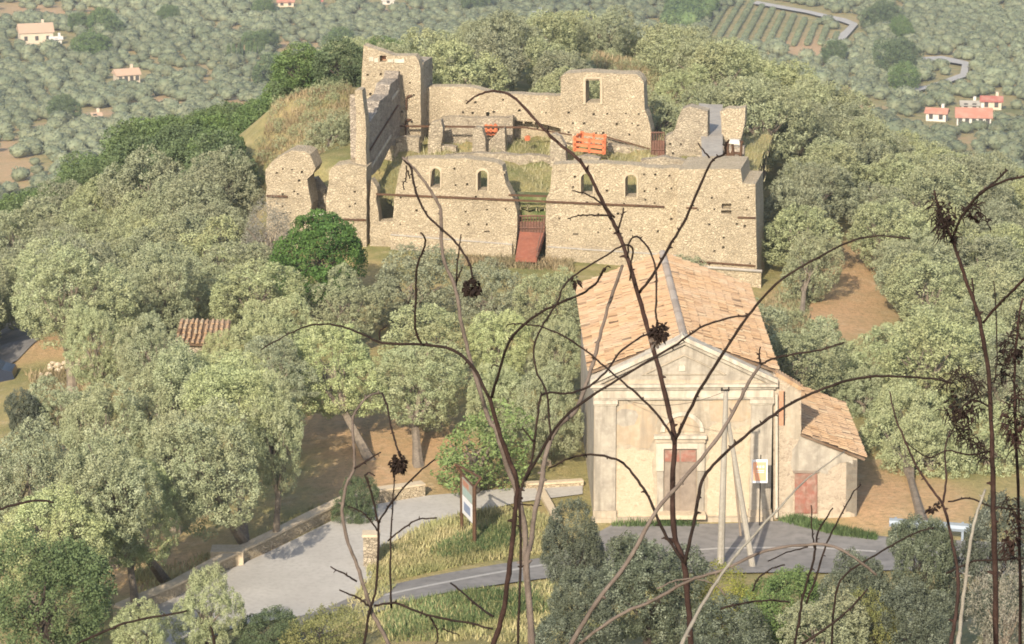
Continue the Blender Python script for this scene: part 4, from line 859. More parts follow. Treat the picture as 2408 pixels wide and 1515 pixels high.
CM['near'] = [crown_mesh('crown', M['olive_near'], 60 + i, 20, 520, 80, .088, .034, .019, lob=(.24, .40), spread=.68) for i in range(6)]
CM['bright'] = [crown_mesh('crown', M['bright'], 80, 12, 420, 60, .12, .045, .034, lob=(.4, .55), spread=.45)]
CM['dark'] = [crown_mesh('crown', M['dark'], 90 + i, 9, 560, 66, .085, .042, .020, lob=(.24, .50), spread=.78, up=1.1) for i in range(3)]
CM['yellow'] = [crown_mesh('crown', M['yellow'], 95 + i, 10, 380, 26, .11, .055, .025, up=.9) for i in range(2)]
CM['shrub'] = [crown_mesh('crown', M['green'], 97 + i, 12, 420, 60, .11, .04, .026, up=.7) for i in range(2)]
CM['fig'] = [crown_mesh('crown', M['fig'], 100, 15, 260, 20, .10, .055, .045, lob=(.18, .34), spread=.78)]
CM['thin'] = [crown_mesh('crown', M['dead'], 103, 14, 420, 20, .12, .07, .014, lob=(.3, .45), up=1.2)]
TM = {'olive': [trunk_mesh('trunk', i, M['bark']) for i in range(4)], 'dark': [trunk_mesh('trunk', 9 + i, M['darkbark'], 6, .07) for i in range(2)]}
placed = []
ncount = 0
def tree(kind, x, y, ctr_z, rx, rz, label, cat='tree', group=None, name='olive_tree', tk='olive', ry=None, base=None, trunk=True):
    global ncount
    ncount += 1; g = random.Random(ncount * 7 + 3); z = ground_at(x, y); bx, by = base if base else (x, y); bz = ground_at(bx, by)
    e = bpy.data.objects.new(name, None); e.location = (bx, by, bz); e.empty_display_size = .5; link(e); tag(e, label, cat, group)
    c = bpy.data.objects.new('crown', g.choice(CM[kind])); link(c, e); c.location = (x - bx, y - by, ctr_z - bz); c.rotation_euler = (0, 0, g.uniform(0, 6.28)); c.scale = (rx, ry or rx, rz)
    if trunk:
        t = bpy.data.objects.new('trunk', g.choice(TM[tk])); link(t, e); h = max(.6, ctr_z - bz); t.rotation_euler = (0, 0, g.uniform(0, 6.28)); 
        t.scale = (min(rx, 3.2),) * 2 + (h,)
        if base: # lean the trunk from its foot towards the crown
            dirv = Vector((x - bx, y - by, h)); t.rotation_euler = dirv.to_track_quat('Z', 'Y').to_euler(); t.scale = (min(rx, 3.2) * .9,) * 2 + (dirv.length,)
    placed.append((x, y, rx)); return e
def tree_px(kind, u0, v0, u1, v1, Y, label, cat='tree', name='olive_tree', tk='olive', group=None, base=None, trunk=True):
    c = at((u0 + u1) / 2, (v0 + v1) / 2, Y); s = Y / F_ / math.cos(PITCH); rx = (u1 - u0) / 2 * s * .98; hh = (v1 - v0) / 2 * s; dep = .27
    rz = math.sqrt(max((hh * hh - (rx * dep) ** 2), (hh * .55) ** 2)) / .97
    b = None
    if base: q = gp(*base, y0=120); b = (q[0], q[1])
    return tree(kind, c[0], c[1], c[2], rx * (1.12 if kind == 'dark' else 1.13), rz * (1.05 if kind == 'dark' else 1.14), label, cat, group, name, tk, base=b, trunk=trunk)
NEAR = [
 ('bright',640,518,862,705,188,'bright green rounded tree below the cracked wall, left of the doorway','tree','broadleaf_tree'),
 ('thin',552,485,705,640,194,'pale thin-crowned tree at the foot of the broken round tower','tree','bare_tree'),
 ('near',28,585,300,800,176,'broad olive right of the dark yard at the far left','tree','olive_tree'),
 ('near',270,588,480,770,180,'olive with a dark hollow under its crown, left of the striped reed fence','tree','olive_tree'),
 ('near',150,735,300,905,168,'olive overhanging the bare earth with stones at far left','tree','olive_tree'),
 ('near',270,750,450,930,165,'olive directly below the dark hollow, left of the striped fence','tree','olive_tree'),
 ('olive',490,622,710,770,180,'olive right of the pale stone heap and below the bright green tree','tree','olive_tree'),
 ('near',545,715,735,905,168,'olive just right of the striped reed fence','tree','olive_tree'),
 ('olive',720,640,890,790,180,'olive tucked against the right side of the bright green tree','tree','olive_tree'),
 ('olive',860,590,1080,765,185,'olive under the left end of the front wall','tree','olive_tree'),
 ('olive',1070,630,1240,790,182,'olive under the terracotta ramp','tree','olive_tree'),
 ('olive',1210,640,1372,800,180,'olive between the ramp and the church roof','tree','olive_tree'),
 ('olive',880,735,1110,900,171,'olive in the middle of the orchard above the curved dry stem','tree','olive_tree'),
 ('near',1090,740,1260,910,170,'olive in the orchard behind the two grey dry stems','tree','olive_tree'),
 ('near',1240,755,1385,920,168,'olive touching the upper left edge of the church roof','tree','olive_tree'),
 ('near',655,775,900,985,162,'wide olive shading the bare orange earth above the lane','tree','olive_tree'),
 ('near',870,820,1110,1005,162,'olive with a pale trunk right of the shaded trunk on the orange earth','tree','olive_tree'),
 ('near',1090,865,1240,1050,160,'olive behind the fork of the tallest dry plant','tree','olive_tree'),
 ('near',1215,880,1368,1090,158,'olive against the left wall of the church','tree','olive_tree'),
 ('fig',985,955,1240,1175,154,'leafy green fig reaching over the information board','tree','fig_tree'),
 ('near',290,830,520,1080,150,'tall bright olive crown at the top of the big left group','tree','olive_tree'),
 ('near',440,860,700,1080,148,'olive crown at the right of the big left group above the leaning trunk','tree','olive_tree'),
 ('near',150,905,370,1150,146,'olive crown at the left of the big group, below the dry meadow','tree','olive_tree'),
 ('near',330,980,620,1260,141,'large olive over the dark trunks beside the lane','tree','olive_tree'),
 ('near',-60,1010,200,1290,140,'olive at the left edge below the dark bush','tree','olive_tree'),
 ('near',110,1030,380,1310,136,'large olive left of the dark gap in the lower left','tree','olive_tree'),
 ('near',-40,1160,260,1400,133,'lowest silvery olive at the left edge','tree','olive_tree'),
 ('near',455,785,575,905,168,'small olive just in front of the tiled hut','tree','olive_tree'),
 ('near',560,900,725,1150,147,'olive crown overhanging the shaded earth at the right of the big left group','tree','olive_tree'),
 ('near',60,905,260,1070,151,'olive just below the dry meadow at far left','tree','olive_tree'),
 ('near',210,1090,420,1330,138,'olive left of the dark branch hollow beside the lane','tree','olive_tree'),
 ('near',360,840,600,1020,153,'olive crown high in the middle of the big left group','tree','olive_tree'),
 ('near',540,800,740,960,160,'olive between the big left group and the wide orchard olive','tree','olive_tree'),
 ('olive',420,640,600,780,184,'olive behind the stone heap','tree','olive_tree'),
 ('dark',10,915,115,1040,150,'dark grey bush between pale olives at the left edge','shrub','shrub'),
 ('shrub',-40,1270,270,1570,127,'dark green glossy shrub filling the bottom left corner','shrub','shrub'),
 ('near',408,1340,565,1540,130,'small pale olive standing at the bottom edge in front of the lane','tree','olive_tree'),
 ('near',245,1420,415,1560,127,'grey olive bush at the bottom edge, left of the small pale olive','shrub','shrub'),
 ('shrub',545,1445,720,1580,130,'low green bush at the bottom edge, right of the small pale olive','shrub','shrub'),
 ('yellow',650,1430,850,1590,129,'yellow green bush at the bottom edge below the pale lane','shrub','shrub'),
 ('shrub',785,1128,890,1262,150,'small pale green bush on the edge of the lane by the parapet','shrub','shrub'),
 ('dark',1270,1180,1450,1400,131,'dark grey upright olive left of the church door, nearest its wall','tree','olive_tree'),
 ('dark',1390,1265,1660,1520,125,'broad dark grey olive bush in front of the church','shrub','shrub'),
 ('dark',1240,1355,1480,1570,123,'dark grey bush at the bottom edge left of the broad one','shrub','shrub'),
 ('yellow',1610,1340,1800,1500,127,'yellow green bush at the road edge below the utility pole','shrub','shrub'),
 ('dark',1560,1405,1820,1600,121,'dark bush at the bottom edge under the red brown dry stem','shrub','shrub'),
 ('shrub',1750,1345,1980,1560,124,'loose green bush below the forecourt, middle of the right group','shrub','shrub'),
 ('olive',1820,1400,2040,1590,120,'silvery olive shoots at the bottom edge right of the leaning pole','shrub','shrub'),
 ('yellow',1985,1395,2120,1560,121,'small yellow green bush at the bottom edge between grey bushes','shrub','shrub'),
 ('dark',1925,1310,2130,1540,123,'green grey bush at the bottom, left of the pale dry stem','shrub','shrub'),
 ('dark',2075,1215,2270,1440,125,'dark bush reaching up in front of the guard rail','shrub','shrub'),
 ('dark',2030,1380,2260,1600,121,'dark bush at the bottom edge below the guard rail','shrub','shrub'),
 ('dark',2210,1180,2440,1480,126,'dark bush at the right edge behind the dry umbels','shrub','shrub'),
 ('thin',2270,1330,2450,1600,119,'brownish leafless bush in the bottom right corner','shrub','shrub'),
 ('near',1835,760,2040,960,174,'olive crown directly above the lean-to roof','tree','olive_tree'),
 ('near',1985,775,2200,965,172,'olive right of the lean-to roof, above the pale trunk','tree','olive_tree'),
 ('near',2000,920,2230,1180,161,'olive with a pale trunk beside the lean-to','tree','olive_tree'),
 ('near',2085,985,2290,1215,157,'olive shading the ochre earth bank right of the lean-to','tree','olive_tree'),
 ('near',2190,770,2430,990,172,'olive behind the dark umbel cluster at the right edge','tree','olive_tree'),
 ('near',2210,960,2440,1210,158,'olive at the right edge above the guard rail','tree','olive_tree'),
 ('near',1955,870,2100,1010,168,'small olive crown between the lean-to roof and its right neighbour','tree','olive_tree'),
 ('olive',1832,560,1972,722,193,'lone olive with a pale trunk beside the earth path right of the ruin','tree','olive_tree'),
 ('olive',1785,430,1950,620,203,'olive pressed against the right end of the bastion','tree','olive_tree'),
 ('green',640,108,770,208,236,'dark green tree on the terrace edge, left of the pair by the tower','tree','broadleaf_tree'),
 ('green',735,98,868,206,235,'dark green tree on the terrace edge touching the tower','tree','broadleaf_tree'),
 ('green',860,92,990,190,238,'dark green tree just behind the tower top','tree','broadleaf_tree'),
 ('olive',714,272,838,388,217,'grey olive on the grassy slope left of the tall pier','tree','olive_tree'),
 ('olive',1543,235,1605,330,222,'small olive in the gap between the high block and the right wing','tree','olive_tree'),
]
BASES = {'olive crown at the right of the big left group above the leaning trunk': (578, 1292), 'large olive over the dark trunks beside the lane': (585, 1294), 'large olive left of the dark gap in the lower left': (388, 1368), 'lone olive with a pale trunk beside the earth path right of the ruin': (1886, 742),
         'wide olive shading the bare orange earth above the lane': (868, 1078), 'olive with a pale trunk right of the shaded trunk on the orange earth': (985, 1092), 'olive with a pale trunk beside the lean-to': (2168, 1222)}
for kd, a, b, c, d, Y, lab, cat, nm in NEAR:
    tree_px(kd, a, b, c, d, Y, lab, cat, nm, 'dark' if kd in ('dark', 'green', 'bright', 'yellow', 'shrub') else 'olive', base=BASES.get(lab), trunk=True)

# ---- groves filled over the near hill, kept off the walls, the paths and the views between
def inside(px, u, v):
    r = False; n_ = len(px); j = n_ - 1
    for i in range(n_):
        if ((px[i][1] > v) != (px[j][1] > v)) and (u < (px[j][0] - px[i][0]) * (v - px[i][1]) / (px[j][1] - px[i][1]) + px[i][0]): r = not r
        j = i
    return r
KEEP = [  # places whose view is open in front of them, and how near a tree may stand before it hides them
 (201, [(622,480),(626,352),(735,352),(745,385),(835,380),(835,105),(995,105),(995,200),(1320,220),(1325,168),(1515,168),(1560,300),(1600,248),(1760,250),(1785,430),(1790,690),(1730,660),(1560,600),(1500,640),(1350,632),(1220,612),(1100,605),(1000,575),(930,565),(860,575),(800,528),(690,545),(626,470)]),
 (168, [(1355,660),(1560,595),(1600,598),(1780,690),(1822,850),(1995,950),(2035,1085),(2015,1245),(1365,1245)]),
 (185, [(700,985),(860,960),(1060,1000),(1080,1140),(900,1170),(780,1220),(620,1290),(560,1260),(640,1160)]),
 (215, [(1955,560),(1990,560),(2075,690),(2110,765),(1960,790),(1900,760),(1800,720),(1790,690),(1880,700),(1960,650)]),
 (262, [(1395,85),(1480,95),(1530,180),(1600,215),(1580,250),(1530,200),(1440,170),(1395,130)]),
 (235, [(620,385),(640,250),(690,212),(840,205),(835,262),(740,290),(710,380)]),
 (200, [(0,740),(80,740),(215,830),(215,890),(60,915),(0,900)]),
 (300, [(418,745),(530,752),(528,822),(425,815)]),
 (400, [(-200,-300),(2700,-300),(2700,430),(2408,405),(2270,345),(2150,318),(2100,300),(2000,235),(1880,165),(1800,128),(1700,100),(1640,72),(1560,45),(1450,24),(1330,28),(1200,24),(1100,48),(1010,72),(850,98),(700,102),(640,150),(600,235),(480,265),(340,280),(200,310),(190,368),(100,440),(0,462),(-200,480)]),
]
NEARKEEP = 0
def blocked(x, y, z, r, rz):
    p = np.array([x, y, z]); s = F_ / (y / math.cos(PITCH)); u, v = pix(p); ru, rv = r * s * .86, math.hypot(rz * .95, r * .27) * s * .86
    for Yk, poly in KEEP:
        if y < Yk and any(inside(poly, u + math.cos(t) * ru * m, v - math.sin(t) * rv * m) for t, m in [(k * math.pi / 5, 1) for k in range(10)] + [(0, 0)]): return True
    return False
O0 = FP.p
def in_ruin(x, y, mrg=1.5):
    q = np.array([x, y, 0]) - O0; s = q @ FP.d; d = q @ FP.n; return -15.5 - mrg < s < 15.0 + mrg and -2.6 - mrg < d < 17 + mrg
def in_church(x, y, mrg=1.8): return 3.2 - mrg < x < 16.2 + mrg and 149 - mrg < y < 166.5 + mrg
g = random.Random(31); cand = []
for _ in range(26000):
    y = g.uniform(166, 300); x = g.uniform(-.2 * y, .2 * y)
    cand.append((x, y))
fill = 0; zc = tz(np.array([c[0] for c in cand]), np.array([c[1] for c in cand]))
for (x, y), z in zip(cand, zc):
    if in_ruin(x, y) or in_church(x, y): continue
    r = g.uniform(2.4, 3.5); h = r * g.uniform(.72, .92); u, v = pix(np.array([x, y, z + r]))
    if u < -120 or u > 2540: continue
    if y < 186 and u < 1400: continue
    isgreen = (u < 640 and v < 500 and v > 250 and (v < 470 - .15 * u or u > 120 and v < 430)) or (x < -14 and y > 240)
    if any((x - a) ** 2 + (y - b) ** 2 < ((r + rr) * .70) ** 2 for a, b, rr in placed): continue
    cz_ = z + h * .9 + r * .25
    if blocked(x, y, cz_, r, h): continue
    kd, nm = ('green', 'broadleaf_tree') if isgreen else ('olive', 'olive_tree')
    if isgreen:
        w_ = 'at its upper end near the terrace' if v < 330 else ('in its middle' if u > 250 else 'at its lower left end')
        lab = 'dark green tree on the left shoulder, ' + w_; gr = 'green trees on the left shoulder, ' + w_
    elif v < 250 or (y > 222 and u < 1760):
        w_ = ('directly behind the long back wall' if y < 236 else 'on the crest above the back wall') if u < 1330 else ('beside the grass clearing behind the high block' if u < 1640 else 'where the ridge falls away to the right')
        lab = 'grey green olive ' + w_; gr = 'ridge olives ' + w_
    elif u > 1700:
        w_ = ('on the upper slope just right of the right wing' if u < 1900 else 'on the upper slope above the earth path' if u < 2080 else 'on the upper slope beyond the earth path' if u < 2260 else 'on the upper slope at the right edge') if y > 222 else ('close to the bastion and earth path right of the ruin' if u < 2120 else ('in the middle of the grove right of the earth path' if v < 760 else 'at the bottom of the right grove behind the lean-to'))
        lab = 'grey green olive ' + w_; gr = 'slope olives ' + w_
    elif u < 760:
        w_ = 'close beside the foot of the broken tower' if u > 420 else 'far left below the dark green trees'
        lab = 'grey green olive ' + w_; gr = 'left grove olives ' + w_
    else: lab = 'grey green olive in the strip between church and ruin front'; gr = 'olives between church and ruin'
    tree(kd, x, y, cz_, r, h, lab, 'tree', gr, nm, 'dark' if kd == 'green' else 'olive'); fill += 1
print('grove trees', fill, 'traced', len(NEAR))

# ---- the valley: individual trees up to the count that shows, the rest as one grove
def far_crown(seed):
    """a lumpy closed crown for trees a kilometre away"""
    g = np.random.default_rng(seed); bm = bmesh.new(); bmesh.ops.create_icosphere(bm, subdivisions=2, radius=1.0); V = np.array([v.co[:] for v in bm.verts]); F3 = np.array([[v.index for v in f.verts] for f in bm.faces]); bm.free()
    c = unit(g.normal(size=(16, 3))); w = g.uniform(.25, .5, 16); d = V @ c.T; r = .74 + (np.clip((d - (1 - w)) / w, 0, 1) * .32).max(1) + g.normal(0, .07, len(V))
    V = V * r[:, None] * .92; K = 190; q = unit(g.normal(size=(K, 3))); q[:, 2] = np.abs(q[:, 2]) * 1.1 - .25; q = unit(q); rq = .70 + (np.clip((q @ c.T - (1 - w)) / w, 0, 1) * .32).max(1); q = q * (rq * g.uniform(.88, 1.12, K))[:, None]
    a = unit(g.normal(size=(K, 3))) * .16; b = unit(np.cross(a, q + g.normal(size=(K, 3)) * .5)) * .13; L3 = np.stack([q - a, q + b, q + a], 1).reshape(-1, 3)
    F3 = np.concatenate([F3, np.arange(K * 3).reshape(K, 3) + len(V)]); V = np.concatenate([V, L3]); V[:, 2] *= .9; n = len(F3); return V, F3, np.clip(.5 + g.normal(0, .16, n), 0, 1)
FV = [far_crown(200 + i) for i in range(10)]
SV = [crown_arrays(300 + i, 5, 40, 12, .2, .16, .06, lob=(.4, .6), spread=.4, up=1.2) for i in range(10)]
def soil_at(x, y):
    j = np.clip(np.searchsorted(ysr, y), 1, len(ysr) - 1); i = np.clip(np.searchsorted(ANG, x / (y + 60)), 1, len(ANG) - 1); return soil[j, i]
rows_poly = [(1640,112),(1700,20),(1770,8),(1960,70),(1985,105),(1880,110)]
wood_poly = [(1570,70),(1600,-20),(1700,-20),(1660,50),(1620,75)]
HXY = np.array([tuple(o.location)[:2] for o in COL.objects if o.name.startswith('farmhouse')])
HU = [pix(np.array(tuple(o.location))) for o in COL.objects if o.name.startswith('farmhouse')]
roads_px = [[(1985,100),(2010,78),(1990,52),(1900,32),(1780,10)], [(2165,146),(2215,146),(2270,160),(2262,182),(2190,208),(2120,226)]]
def near_line(u, v, ln, w):
    for (a, b), (c, d) in zip(ln[:-1], ln[1:]):
        L2 = (c - a) ** 2 + (d - b) ** 2; t = max(0, min(1, ((u - a) * (c - a) + (v - b) * (d - b)) / L2))
        if abs(u - a - t * (c - a)) < w * 1.6 and abs(v - b - t * (d - b)) < w: return True
    return False
ys = []; gy = 470.0; g2 = np.random.default_rng(5)
while gy < 1420:
    sp_ = 4.8; xs = np.arange(-.19 * gy, .19 * gy, sp_); ys.append(np.c_[xs + g2.normal(0, 1.1, len(xs)) + (gy * 7 % sp_), np.full(len(xs), gy) + g2.normal(0, .9, len(xs))]); gy += sp_
VT = np.concatenate(ys); VZ = tz(VT[:, 0], VT[:, 1]); PU, PVv = pix(np.c_[VT, VZ]); so_ = soil_at(VT[:, 0], VT[:, 1])
den = np.sin(VT[:, 0] * .021 + 1.3 * np.sin(VT[:, 1] * .013)) + np.sin(VT[:, 1] * .027 + 2 * np.sin(VT[:, 0] * .017))
lim = np.interp(PU, [0, 100, 190, 200, 600, 640, 700, 1000, 1200, 1450, 1560, 1700, 1880, 2000, 2150, 2408], [462, 440, 368, 310, 235, 150, 102, 72, 24, 24, 45, 100, 165, 235, 318, 405])
ok = (PU > -60) & (PU < 2470) & (PVv > -45) & (PVv < lim + 70)
keep = []
for i in np.nonzero(ok)[0]:
    u, v = PU[i], PVv[i]; pr = .93 if so_[i] < .5 else (.5 if so_[i] < .74 else .06)
    if den[i] > 1.35: pr *= .55
    if g2.random() > pr: continue
    if inside(rows_poly, u, v) or inside(wood_poly, u, v): continue
    if any(abs(u - a) < 52 and -26 < v - b < 13 for a, b in HU): continue
    if any(near_line(u, v, l, 15) for l in roads_px): continue
    keep.append(i)
keep = np.array(keep); keep = keep[np.argsort(VT[keep, 1])]
print('valley trees', len(keep))
n_ind = 6
FM = [np_mesh('crown', V, F4, M['olive_far'], var) for V, F4, var in FV]
for q, i in enumerate(keep[:n_ind]):
    e = bpy.data.objects.new('olive_tree', FM[q % 10]); r = g2.uniform(1.9, 3.0); e.scale = (r, r, r * .85); e.location = (VT[i, 0], VT[i, 1], VZ[i] + r * .7); e.rotation_euler = (0, 0, g2.uniform(0, 6.28)); link(e)
    tag(e, 'small grey olive in the nearest rows of the valley floor beyond the hill', 'tree', 'nearest olives of the valley floor')
def merged(name, pts, rad, mat, label, zs=.85, vo=0.0, src=None):
    Vs, Fs, Va = [], [], []; off = 0
    for j, (x, y, z) in enumerate(pts):
        V, F4, var = (src or FV)[j % 10]; r = rad(j); a = g2.uniform(0, 6.28); ca, sa_ = math.cos(a) * r, math.sin(a) * r
        W3 = np.c_[V[:, 0] * ca - V[:, 1] * sa_ + x, V[:, 0] * sa_ + V[:, 1] * ca + y, V[:, 2] * r * zs + z + r * zs * .8]; Vs.append(W3); Fs.append(F4 + off); off += len(V)
        Va.append(np.clip(var + g2.normal(vo, .14) + .22 * math.sin(x * .017 + 1.2 * math.sin(y * .011)) * math.sin(y * .019 + .5), 0, 1))
    o = link(bpy.data.objects.new(name, np_mesh(name, np.concatenate(Vs), np.concatenate(Fs), mat, np.concatenate(Va)))); return tag(o, label, 'trees', kind='stuff')
merged('distant_olive_groves', [(VT[i, 0], VT[i, 1], VZ[i]) for i in keep[n_ind:]], lambda j: g2.uniform(1.25, 2.8) * (1.4 if g2.random() < .06 else 1), M['olive_far'], 'grey green olive groves covering the whole valley floor')
# hedged rows on the far terrace
rp = []; gA = [gp(*q, y0=650) for q in rows_poly]; cxr = np.mean([q[:2] for q in gA], 0)
dirr = (gA[0] - gA[1])[:2]; dirr /= np.linalg.norm(dirr); prr = np.array([-dirr[1], dirr[0]])
for a in np.arange(-260, 260, 2.2):
    for b in np.arange(-120, 120, 4.3):
        q = cxr + dirr * a + prr * b; rp.append(q)
rp = np.array(rp); rz_ = tz(rp[:, 0], rp[:, 1]); ru_, rv_ = pix(np.c_[rp, rz_]); sel = [i for i in range(len(rp)) if inside(rows_poly, ru_[i], rv_[i])]
merged('orchard_rows', [(rp[i, 0], rp[i, 1], rz_[i]) for i in sel], lambda j: g2.uniform(.9, 1.2), M['olive_far'], 'rows of low bushes on the far terraced field', .8)
wp = []
for _ in range(5200):
    u, v = g2.uniform(1570, 1700), g2.uniform(-20, 75)
    if inside(wood_poly, u, v): wp.append((u, v))
wp = [gp(u, v, y0=900) for u, v in wp[:320]]
merged('distant_wood', [tuple(q) for q in wp], lambda j: g2.uniform(2.2, 4.0), M['green'], 'dark green wood on the far slope above the terraced field', 1.1)
for n_, (u, v, r) in enumerate(((215,140,6.5),(235,132,5),(190,78,5),(235,84,6.5),(262,88,5.5),(600,124,5),(630,115,4.5),(798,126,6),(640,205,7),(2100,170,7),(2125,160,6.5),(2080,65,6.5),(2060,70,6),(2120,90,5),(1960,150,5),(2130,215,6),(620,40,5),(1120,30,6),(395,55,4.5),(150,285,5))):
    q = gp(u, v, y0=640); e = bpy.data.objects.new('broadleaf_tree', CM['green'][n_ % 4]); e.location = (q[0], q[1], q[2] + r * .6); e.scale = (r, r, r * .85); e.rotation_euler = (0, 0, n_ * 1.3); link(e)
    w_ = ('beside the farmhouse' if u < 300 and v < 200 else 'on the left of the valley' if u < 560 else 'left of the tower' if u < 900 else 'above the ruin' if u < 1500 else 'by the winding pale road'); tag(e, 'large dark round tree among small valley olives ' + w_, 'tree', 'dark round valley trees ' + w_)
cyp = crown_mesh('cypress', M['green'], 400, 6, 60, 10, .3, .25, .2, lob=(.5, .6), spread=.3)
for n_ in range(9):
    q = gp(538 + n_ * 10 + (n_ * 37 % 5), 142 - n_ * .8, y0=700); e = bpy.data.objects.new('cypress_tree', cyp); e.location = (q[0], q[1], q[2] + 2.6); e.scale = (.75, .75, 3.0); link(e); tag(e, 'thin cypress in the short row left of the dark terrace trees', 'tree', 'row of cypresses in the valley')

# ---- grass and weeds
def blades(name, polys, n_each, hgt, wid, label, mat):
    Vs, va = [], []
    for poly, n_ in zip(polys, n_each):
        Wp = [tuple(gp(*q, y0=118, y1=262)[:2]) for q in poly]; xs = [q[0] for q in Wp]; yv = [q[1] for q in Wp]; m = 0; P_ = []
        while len(P_) < n_ and m < n_ * 8:
            x, y = g2.uniform(min(xs), max(xs)), g2.uniform(min(yv), max(yv)); m += 1
            if inside(Wp, x, y) and math.sin(x * 1.7 + 2 * math.sin(y * .9)) + math.sin(y * 1.3 + x * .6) > g2.uniform(-2.2, 1.0): P_.append((x, y))
        P_ = np.array(P_); z = tz(P_[:, 0], P_[:, 1]); k = len(P_); a = g2.uniform(0, 6.28, k); w = wid * g2.uniform(.6, 1.4, k); h = hgt * g2.uniform(.4, 1.3, k); ln = g2.normal(0, .35, (k, 2)) * h[:, None]
        b0_ = np.c_[P_[:, 0] - np.cos(a) * w, P_[:, 1] - np.sin(a) * w, z - .03]; b1_ = np.c_[P_[:, 0] + np.cos(a) * w, P_[:, 1] + np.sin(a) * w, z - .03]; t_ = np.c_[P_ + ln, z + h]
        Vs.append(np.stack([b0_, b1_, t_], 1).reshape(-1, 3)); pt = .5 + .35 * np.sin(P_[:, 0] * .8 + 1.5 * np.sin(P_[:, 1] * .5)); va.append(np.clip(pt + g2.normal(0, .2, k), 0, 1))
    V = np.concatenate(Vs); o = link(bpy.data.objects.new(name, np_mesh(name, V, np.arange(len(V)).reshape(-1, 3), mat, np.concatenate(va)))); return tag(o, label, 'grass', kind='stuff')
blades('grass', [[(862,1335),(905,1285),(1010,1232),(1110,1205),(1220,1195),(1305,1225),(1318,1296),(1100,1328),(950,1362),(860,1385)], [(905,1430),(1300,1372),(1560,1365),(1600,1500),(1300,1512),(900,1512)], [(300,1350),(560,1290),(700,1215),(830,1165),(700,1240),(520,1335),(330,1405)], [(790,1445),(845,1395),(868,1350),(905,1285),(930,1300),(925,1390),(850,1440)], [(640,1500),(760,1450),(900,1430),(960,1412),(940,1470),(800,1512)]],
       [11000, 9000, 2500, 1800, 2500], .30, .034, 'tall dry yellow grass on the banks beside the roads', M['grass'])
blades('green_weeds', [[(905,1430),(1250,1382),(1290,1440),(1000,1500),(900,1500)], [(1000,1300),(1120,1250),(1230,1240),(1200,1290),(1050,1320)], [(1830,1228),(1880,1222),(1960,1245),(2060,1262),(2060,1275),(1960,1262),(1850,1235)], [(1440,1236),(1560,1232),(1640,1236),(1640,1242),(1440,1243)]],
       [7000, 3500, 3500, 900], .33, .04, 'low green weeds along the banks and the church foot', M['green'])
blades('dry_grass', [[(600,385),(635,262),(690,228),(835,220),(835,300),(720,390)], [(1795,720),(1830,690),(1890,700),(1910,790),(1810,780)], [(1390,150),(1400,85),(1500,100),(1600,220),(1540,260)], [(1060,625),(1350,640),(1345,615),(1060,606)], [(60,880),(230,850),(260,960),(120,990)]],
       [9000, 1500, 3000, 2500, 3000], .35, .045, 'dry brown grass on the open patches of the hill', M['drygrass'])
def scrub(name, polys, ns, rad, mat, label):
    pts = []
    for poly, n_ in zip(polys, ns):
        Wp = [tuple(gp(*q, y0=118, y1=262)[:2]) for q in poly]; xs = [q[0] for q in Wp]; yv = [q[1] for q in Wp]; c_ = 0; m = 0
        while c_ < n_ and m < n_ * 30:
            m += 1; x, y = g2.uniform(min(xs), max(xs)), g2.uniform(min(yv), max(yv))
            if inside(Wp, x, y): pts.append((x, y, ground_at(x, y) - .15)); c_ += 1
    merged(name, pts, rad, mat, label, .7, 0, SV)
cq = COURT[g2.integers(0, len(COURT), 9000)] + np.c_[g2.normal(0, .3, (9000, 2)), np.zeros(9000)]; w_ = .035; a_ = g2.uniform(0, 6.28, 9000); h_ = g2.uniform(.08, .34, 9000)
Vc = np.stack([cq + np.c_[-np.cos(a_) * w_, -np.sin(a_) * w_, np.full(9000, -.1)], cq + np.c_[np.cos(a_) * w_, np.sin(a_) * w_, np.full(9000, -.1)], cq + np.c_[g2.normal(0, .08, (9000, 2)), h_]], 1).reshape(-1, 3)
tag(link(bpy.data.objects.new('courtyard_grass', np_mesh('courtyard_grass', Vc, np.arange(27000).reshape(-1, 3), M['grass'], np.clip(.4 + .3 * np.sin(cq[:, 0]) + g2.normal(0, .15, 9000), 0, 1)))), 'short yellow green grass inside the ruined walls', 'grass', kind='stuff')
scrub('hill_scrub', [[(600,385),(635,262),(690,228),(835,220),(835,300),(720,390)], [(1390,150),(1400,85),(1500,100),(1600,220),(1540,260)], [(1800,720),(1830,690),(1890,700),(1900,780),(1810,780)], [(995,130),(1045,130),(1025,205),(995,212)]], [110, 50, 40, 20], lambda j: g2.uniform(.22, .75), M['olive'], 'low grey green scrub on the open slopes around the ruin')
scrub('bank_weeds', [[(880,1345),(920,1290),(1110,1210),(1305,1230),(1310,1290),(950,1360)], [(905,1440),(1300,1380),(1320,1512),(900,1512)]], [55, 80], lambda j: g2.uniform(.15, .42), M['yellow'], 'clumps of yellow green weeds in the bank grass')
